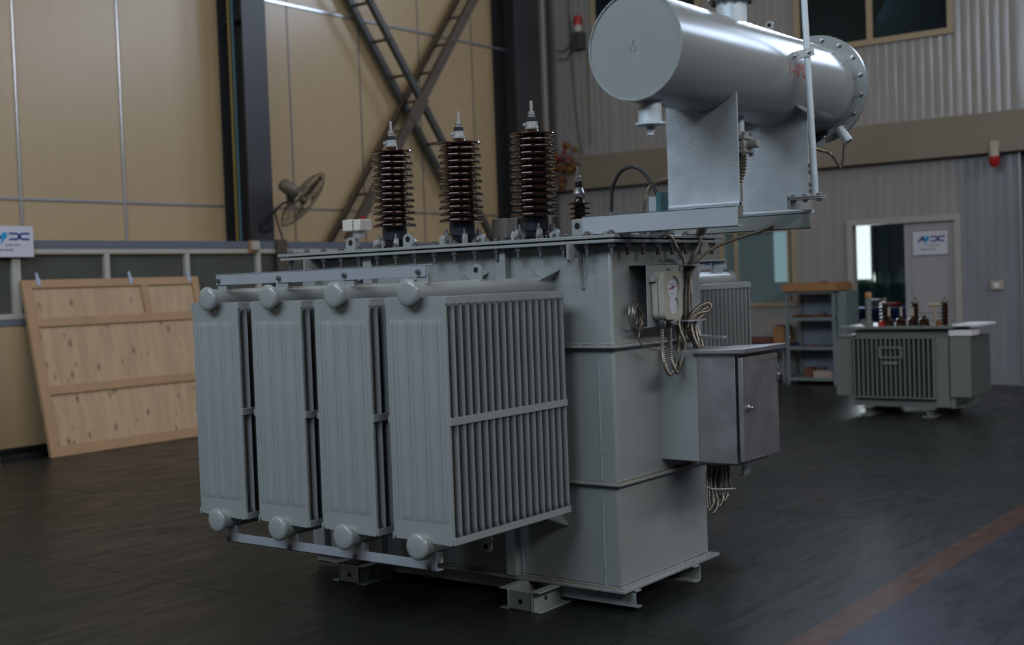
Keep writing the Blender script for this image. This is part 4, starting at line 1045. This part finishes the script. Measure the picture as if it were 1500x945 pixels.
q = MB(); q.tube([(-2.643, 5.605, 1.10), (-2.638, 5.607, 1.085), (-2.64, 5.609, 1.07), (-2.636, 5.607, 1.055)], .0022, 6); q.box(-2.643, -2.635, 5.598, 5.616, 1.03, 1.055); q.build('padlock', 'bolt', cab)
q = MB(); q.cyl((-2.645, 5.60, 1.135), (-2.44, 5.32, 1.253), .0015, 6); q.build('wire_tail', 'bolt', cab)
q = MB(); q.box(-2.90, -2.70, 5.27, 5.6, .650, .662); q.box(-2.81, -2.80, 5.53, 5.60, .565, .652); q.box(-2.83, -2.80, 5.53, 5.60, .56, .568); q.build('mount_bracket', 'paint', cab)

# ---------------- temperature gauge with bracket
q = MB(); q.box(-3.004, -3.0, 5.0, 5.31, 1.314, 1.610); q.box(TX1-.001, -3.0, 5.0, 5.31, 1.606, 1.610); q.box(TX1-.001, -3.0, 5.0, 5.31, 1.314, 1.318); q.box(TX1-.001, -3.0, 5.306, 5.31, 1.318, 1.606)
gb = q.build('gauge_bracket', 'paint', T, bevel=.001)
def rrect(y0, y1, z0, z1, r_, k=6):
    pts = []
    for cy, cz, a0 in ((y1-r_, z1-r_, 0), (y0+r_, z1-r_, PI/2), (y0+r_, z0+r_, PI), (y1-r_, z0+r_, 1.5*PI)):
        for i in range(k+1):
            a = a0+PI/2*i/k; pts.append((cy+r_*math.cos(a), cz+r_*math.sin(a)))
    return pts
gy0, gy1, gz0, gz1 = 5.035, 5.205, 1.350, 1.577
q = MB(); q.prism(rrect(gy0, gy1, gz0, gz1, .034), lambda a, b, c: (c, a, b), -2.998, -2.965); q.prism(rrect(gy0, gy1, gz0, gz1, .034), lambda a, b, c: (c, a, b), -2.962, -2.942)
ga = q.build('temperature_gauge', 'gauge', T, bevel=.003)
q = MB(); q.box(-3.0, -2.97, 5.02, 5.04, 1.53, 1.56); q.build('hinge', 'castgrey', ga)
# keyhole-shaped window frame: cover plate with figure-eight opening (ring) and dial
cy_, cz1, cz2, ra, rb = 5.127, 1.498, 1.418, .056, .044
def fig8(s=1.0):
    pts = []
    zint = cz2+ .0
    d = cz1-cz2; x_ = (d*d+rb*rb*s*s-ra*ra*s*s)/(2*d); a2 = math.acos(max(-1, min(1, x_/(rb*s)))); a1 = math.acos(max(-1, min(1, (d-x_)/(ra*s))))
    for i in range(25):
        a = -PI/2+a1+(2*PI-2*a1)*i/24; pts.append((cy_+ra*s*math.cos(a), cz1+ra*s*math.sin(a)))
    for i in range(17):
        a = PI/2+a2+(2*PI-2*a2)*i/16; pts.append((cy_+rb*s*math.cos(a), cz2+rb*s*math.sin(a)))
    return pts
inner = fig8(); outer = []
rr_ = rrect(gy0, gy1, gz0, gz1, .034, 10)
q = MB()
cc = Vector((cy_, 1.463))
def hit(dirv):
    best = None
    for a, b in zip(rr_, rr_[1:]+rr_[:1]):
        a = Vector(a)-cc; b = Vector(b)-cc; e = b-a; den = dirv.x*e.y-dirv.y*e.x
        if abs(den) < 1e-9: continue
        t_ = (a.x*e.y-a.y*e.x)/den; u_ = (a.x*dirv.y-a.y*dirv.x)/den
        if t_ > 0 and -1e-6 <= u_ <= 1+1e-6: best = t_ if best is None else max(best, t_)
    return cc+dirv*best
outer = [hit((Vector(p)-cc).normalized()) for p in inner]
for x0, x1 in ((-2.942, -2.930),):
    A = [q.bm.verts.new((x0, *p)) for p in inner]; B_ = [q.bm.verts.new((x1, *p)) for p in inner]
    C_ = [q.bm.verts.new((x0, *p)) for p in outer]; D_ = [q.bm.verts.new((x1, *p)) for p in outer]
    n = len(inner)
    for i in range(n):
        k = (i+1) % n
        q.face([B_[i], B_[k], D_[k], D_[i]]); q.face([A[i], C_[i], C_[k], A[k]]); q.face([A[i], A[k], B_[k], B_[i]]); q.face([C_[i], D_[i], D_[k], C_[k]])
q.build('gauge_cover', 'gauge', ga)
q = MB(); q.prism(fig8(.99), lambda a, b, c: (c, a, b), -2.9418, -2.9405); q.build('dial', 'dialwhite', ga)
q = MB()
for i in range(21):
    a = PI*.95-PI*.9*i/20-.0; r0_, r1_ = .040, .047
    q.bar((-2.940, cy_+r0_*math.cos(a), cz1+r0_*math.sin(a)), (-2.940, cy_+r1_*math.cos(a), cz1+r1_*math.sin(a)), .0012, .0008, (1, 0, 0))
for i in range(9):
    a = -PI*.05-PI*.9*i/8; q.bar((-2.940, cy_+.026*math.cos(a), cz2+.026*math.sin(a)), (-2.940, cy_+.031*math.cos(a), cz2+.031*math.sin(a)), .0012, .0008, (1, 0, 0))
for z in (1.518, 1.511, 1.472): q.box(-2.9403, -2.9397, cy_-.02, cy_+.02, z, z+.002)
q.build('dial_marks', 'greyprint', ga)
q = MB(); q.bar((-2.938, 5.160, 1.507), (-2.938, 5.098, 1.493), .0016, .005, (0, 0, 1)); q.build('red_pointer', 'red', ga)
q = MB(); q.lathe([(0, 0), (.008, 0), (.006, .005), (0, .006)], (-2.940, 5.132, 1.50), (1, 0, 0), 12); q.build('pointer_hub', 'darkbolt', ga)
for y, z in ((5.045, 1.560), (5.045, 1.367)): q = MB(); q.lathe([(0, 0), (.005, 0), (.004, .004), (0, .005)], (-2.942, y+.004, z), (1, 0, 0), 8); q.build('cover_screw', 'bolt', ga)
for i, y in enumerate((5.058, 5.128)):
    q = MB(); q.hexnut((-2.958, y, 1.350), (0, 0, -1), .016, .018); gl_ = q.build('cable_gland', 'bolt', ga)
    q = MB(); q.cyl((-2.958, y, 1.333), (-2.958, y, 1.312), .015, 14); q.build('gland_boot', 'black', ga)

def cond(path, r_=.0095, nm='flexible_conduit', mt='conduit', rib=.0045):
    q = MB(); q.tube(path, r_, 10, rib=rib); return q.build(nm, mt, T)
L_ = [
 [(-3.020,5.556,1.735),(-3.020,5.530,1.690),(-3.020,5.440,1.606),(-3.020,5.399,1.499),(-3.020,5.386,1.398),(-3.020,5.386,1.298),(-3.020,5.372,1.195)],
 [(-3.000,5.533,1.735),(-3.000,5.507,1.690),(-3.000,5.432,1.605),(-3.000,5.397,1.498),(-3.000,5.391,1.398),(-3.000,5.405,1.297),(-3.000,5.439,1.195)],
 [(-2.58,5.54,1.79),(-2.640,5.500,1.757),(-2.735,5.48,1.733),(-2.872,5.46,1.690),(-2.950,5.425,1.636),(-3.000,5.429,1.565),(-3.020,5.452,1.464),(-3.020,5.452,1.362),(-3.020,5.509,1.274),(-3.020,5.553,1.195)],
 [(-3.040,5.174,1.760),(-3.010,5.25,1.743),(-3.0,5.298,1.681),(-3.040,5.391,1.660),(-3.040,5.436,1.620),(-3.040,5.437,1.532),(-3.040,5.444,1.430),(-3.040,5.404,1.337),(-3.040,5.461,1.253),(-3.040,5.554,1.195)],
 [(-2.958,5.058,1.325),(-2.960,5.055,1.234),(-2.960,5.068,1.147),(-2.960,5.115,1.089),(-2.960,5.162,1.114),(-3.030,5.324,1.201),(-3.030,5.349,1.283),(-3.030,5.379,1.332)],
 [(-2.958,5.128,1.325),(-2.950,5.113,1.231),(-2.950,5.121,1.150),(-2.950,5.169,1.094),(-2.950,5.204,1.127),(-2.97,5.285,1.220),(-2.98,5.263,1.287),(-2.98,5.246,1.338)],
 [(-2.980,5.328,1.300),(-2.980,5.373,1.358),(-2.980,5.458,1.398),(-2.980,5.543,1.412),(-2.980,5.578,1.394),(-2.980,5.541,1.371),(-2.980,5.442,1.365),(-2.980,5.371,1.332),(-2.980,5.393,1.247),(-2.980,5.444,1.195)],
 [(-2.990,5.366,1.285),(-2.990,5.417,1.336),(-2.990,5.496,1.373),(-2.990,5.575,1.391),(-2.990,5.566,1.367),(-2.990,5.487,1.347),(-2.990,5.429,1.312),(-2.990,5.452,1.233),(-2.990,5.484,1.195)],
 [(-3.03,5.41,1.62),(-3.03,5.42,1.5),(-3.03,5.415,1.40),(-3.02,5.42,1.30),(-3.02,5.47,1.24),(-3.01,5.50,1.195)],
 [(-3.05,5.38,1.60),(-3.05,5.40,1.5),(-3.05,5.38,1.36),(-3.05,5.36,1.28),(-3.05,5.40,1.22),(-3.05,5.41,1.195)],
]
for p_ in L_: cond(p_)
H_ = [
 [(-2.938,5.420,0.655),(-2.940,5.420,0.539),(-2.947,5.420,0.455),(-2.936,5.420,0.395),(-2.910,5.420,0.444),(-2.921,5.420,0.541),(-2.908,5.420,0.655)],
 [(-2.906,5.430,0.655),(-2.931,5.430,0.539),(-2.937,5.430,0.454),(-2.923,5.430,0.381),(-2.893,5.430,0.430),(-2.904,5.430,0.540),(-2.876,5.430,0.655)],
 [(-2.892,5.440,0.655),(-2.921,5.440,0.538),(-2.928,5.440,0.453),(-2.905,5.440,0.404),(-2.868,5.440,0.454),(-2.880,5.440,0.541),(-2.862,5.440,0.655)],
 [(-2.883,5.450,0.655),(-2.900,5.450,0.538),(-2.907,5.450,0.453),(-2.885,5.450,0.421),(-2.850,5.450,0.471),(-2.863,5.450,0.540),(-2.853,5.450,0.655)],
 [(-2.941,5.460,0.655),(-2.958,5.460,0.532),(-2.965,5.460,0.447),(-2.931,5.460,0.432),(-2.885,5.460,0.483),(-2.898,5.460,0.536),(-2.910,5.460,0.655)],
 [(-2.882,5.470,0.655),(-2.873,5.470,0.537),(-2.880,5.470,0.452),(-2.865,5.470,0.460),(-2.837,5.470,0.509),(-2.851,5.470,0.538),(-2.852,5.470,0.655)],
]
for p_ in H_: cond(p_, .0085, 'conduit_loop')
q = MB(); q.tube([(-2.975, 5.44, .512), (-2.90, 5.40, .508), (-2.83, 5.44, .507), (-2.80, 5.44, .510)], .0025, 6); q.build('cable_tie', 'white', T)
# cable hooks
q = MB(); q.box(-3.093, -2.955, 5.36, 5.48, 1.600, 1.606); q.build('conduit_hook', 'paint_light', T)
q = MB(); q.box(-3.093, -2.955, 5.30, 5.48, 1.330, 1.336); q.build('conduit_hook', 'paint_light', T)
q = MB(); q.box(-3.06, -2.87, 5.49, 5.53, 1.238, 1.250); q.build('conduit_hook', 'paint', T)
# capillary and coil of thin wire
q = MB(); q.tube([(-2.985, 5.19, 1.577), (-3.02, 5.19, 1.62), (-3.04, 5.19, 1.715)], .0035, 6); q.build('capillary', 'darkbolt', T)
q = MB()
for k in range(7):
    c = Vector((-3.06+.006*k, 4.965+rnd.uniform(-.01, .01), 1.375+rnd.uniform(-.01, .01))); ry_, rz_ = .042+rnd.uniform(-.008, .012), .062+rnd.uniform(-.012, .01)
    q.tube([(c.x, c.y+ry_*math.cos(2*PI*i/12), c.z+rz_*math.sin(2*PI*i/12)) for i in range(13)], .0022, 6, sub=3)
q.tube([(-3.03, 4.925, 1.455), (-3.02, 4.97, 1.40), (-3.01, 5.01, 1.345)], .0035, 6)
q.tube([(-3.030,4.979,1.312),(-3.030,4.964,1.262),(-3.030,5.016,1.224),(-3.00,5.096,1.206),(-2.97,5.12,1.219),(-2.965,5.12,1.26),(-2.96,5.10,1.308)], .0035, 6)
q.build('capillary_coil', 'conduit', T)
# black thermometer lead on the cover
q = MB(); q.tube([(-3.12,4.90,1.84),(-3.115,4.90,1.90),(-3.105,4.90,1.975),(-3.06,4.90,2.040),(-3.00,4.90,2.058),(-2.945,4.90,2.035),(-2.895,4.90,1.97),(-2.86,4.90,1.895)], .0085, 10); bl = q.build('thermometer_lead', 'black', T)
q = MB(); q.cyl((-3.12, 4.90, 1.752), (-3.12, 4.90, 1.842), .006, 10); q.hexnut((-3.12, 4.90, 1.757), (0, 0, 1), .02, .01); q.cyl((-3.12, 4.90, 1.80), (-3.12, 4.90, 1.765), .009, 10); q.cyl((-3.12, 4.9, 1.835), (-3.12, 4.9, 1.86), .011, 10); q.build('thermometer_pocket', 'bolt', bl)
cond([(-2.96,5.00,1.752),(-2.995,5.00,1.831),(-2.999,5.00,1.888),(-2.982,5.000,1.944),(-2.937,5.000,1.984),(-2.80,5.04,2.02),(-2.60,5.12,2.1)], .0105, 'flexible_conduit')
q = MB(); q.box(-2.86, -2.835, 4.87, 4.93, 1.752, 1.93); q.build('dark_duct', 'teal', T)
q = MB(); q.box(-2.915, -2.875, 4.90, 4.94, 1.754, 1.915); q.build('terminal_bracket', 'galvlight', T)
q = MB(); q.lathe([(0, 0), (.07, 0), (.07, .03), (.05, .05), (0, .05)], (-2.99, 5.12, 1.80), (0, -1, .2), 24); q.build('cover_valve', 'paint', T)
q = MB(); q.cyl((-2.795, 4.89, 1.95), (-2.795, 4.89, 2.02), .006, 8); q.build('stud', 'bolt', T)
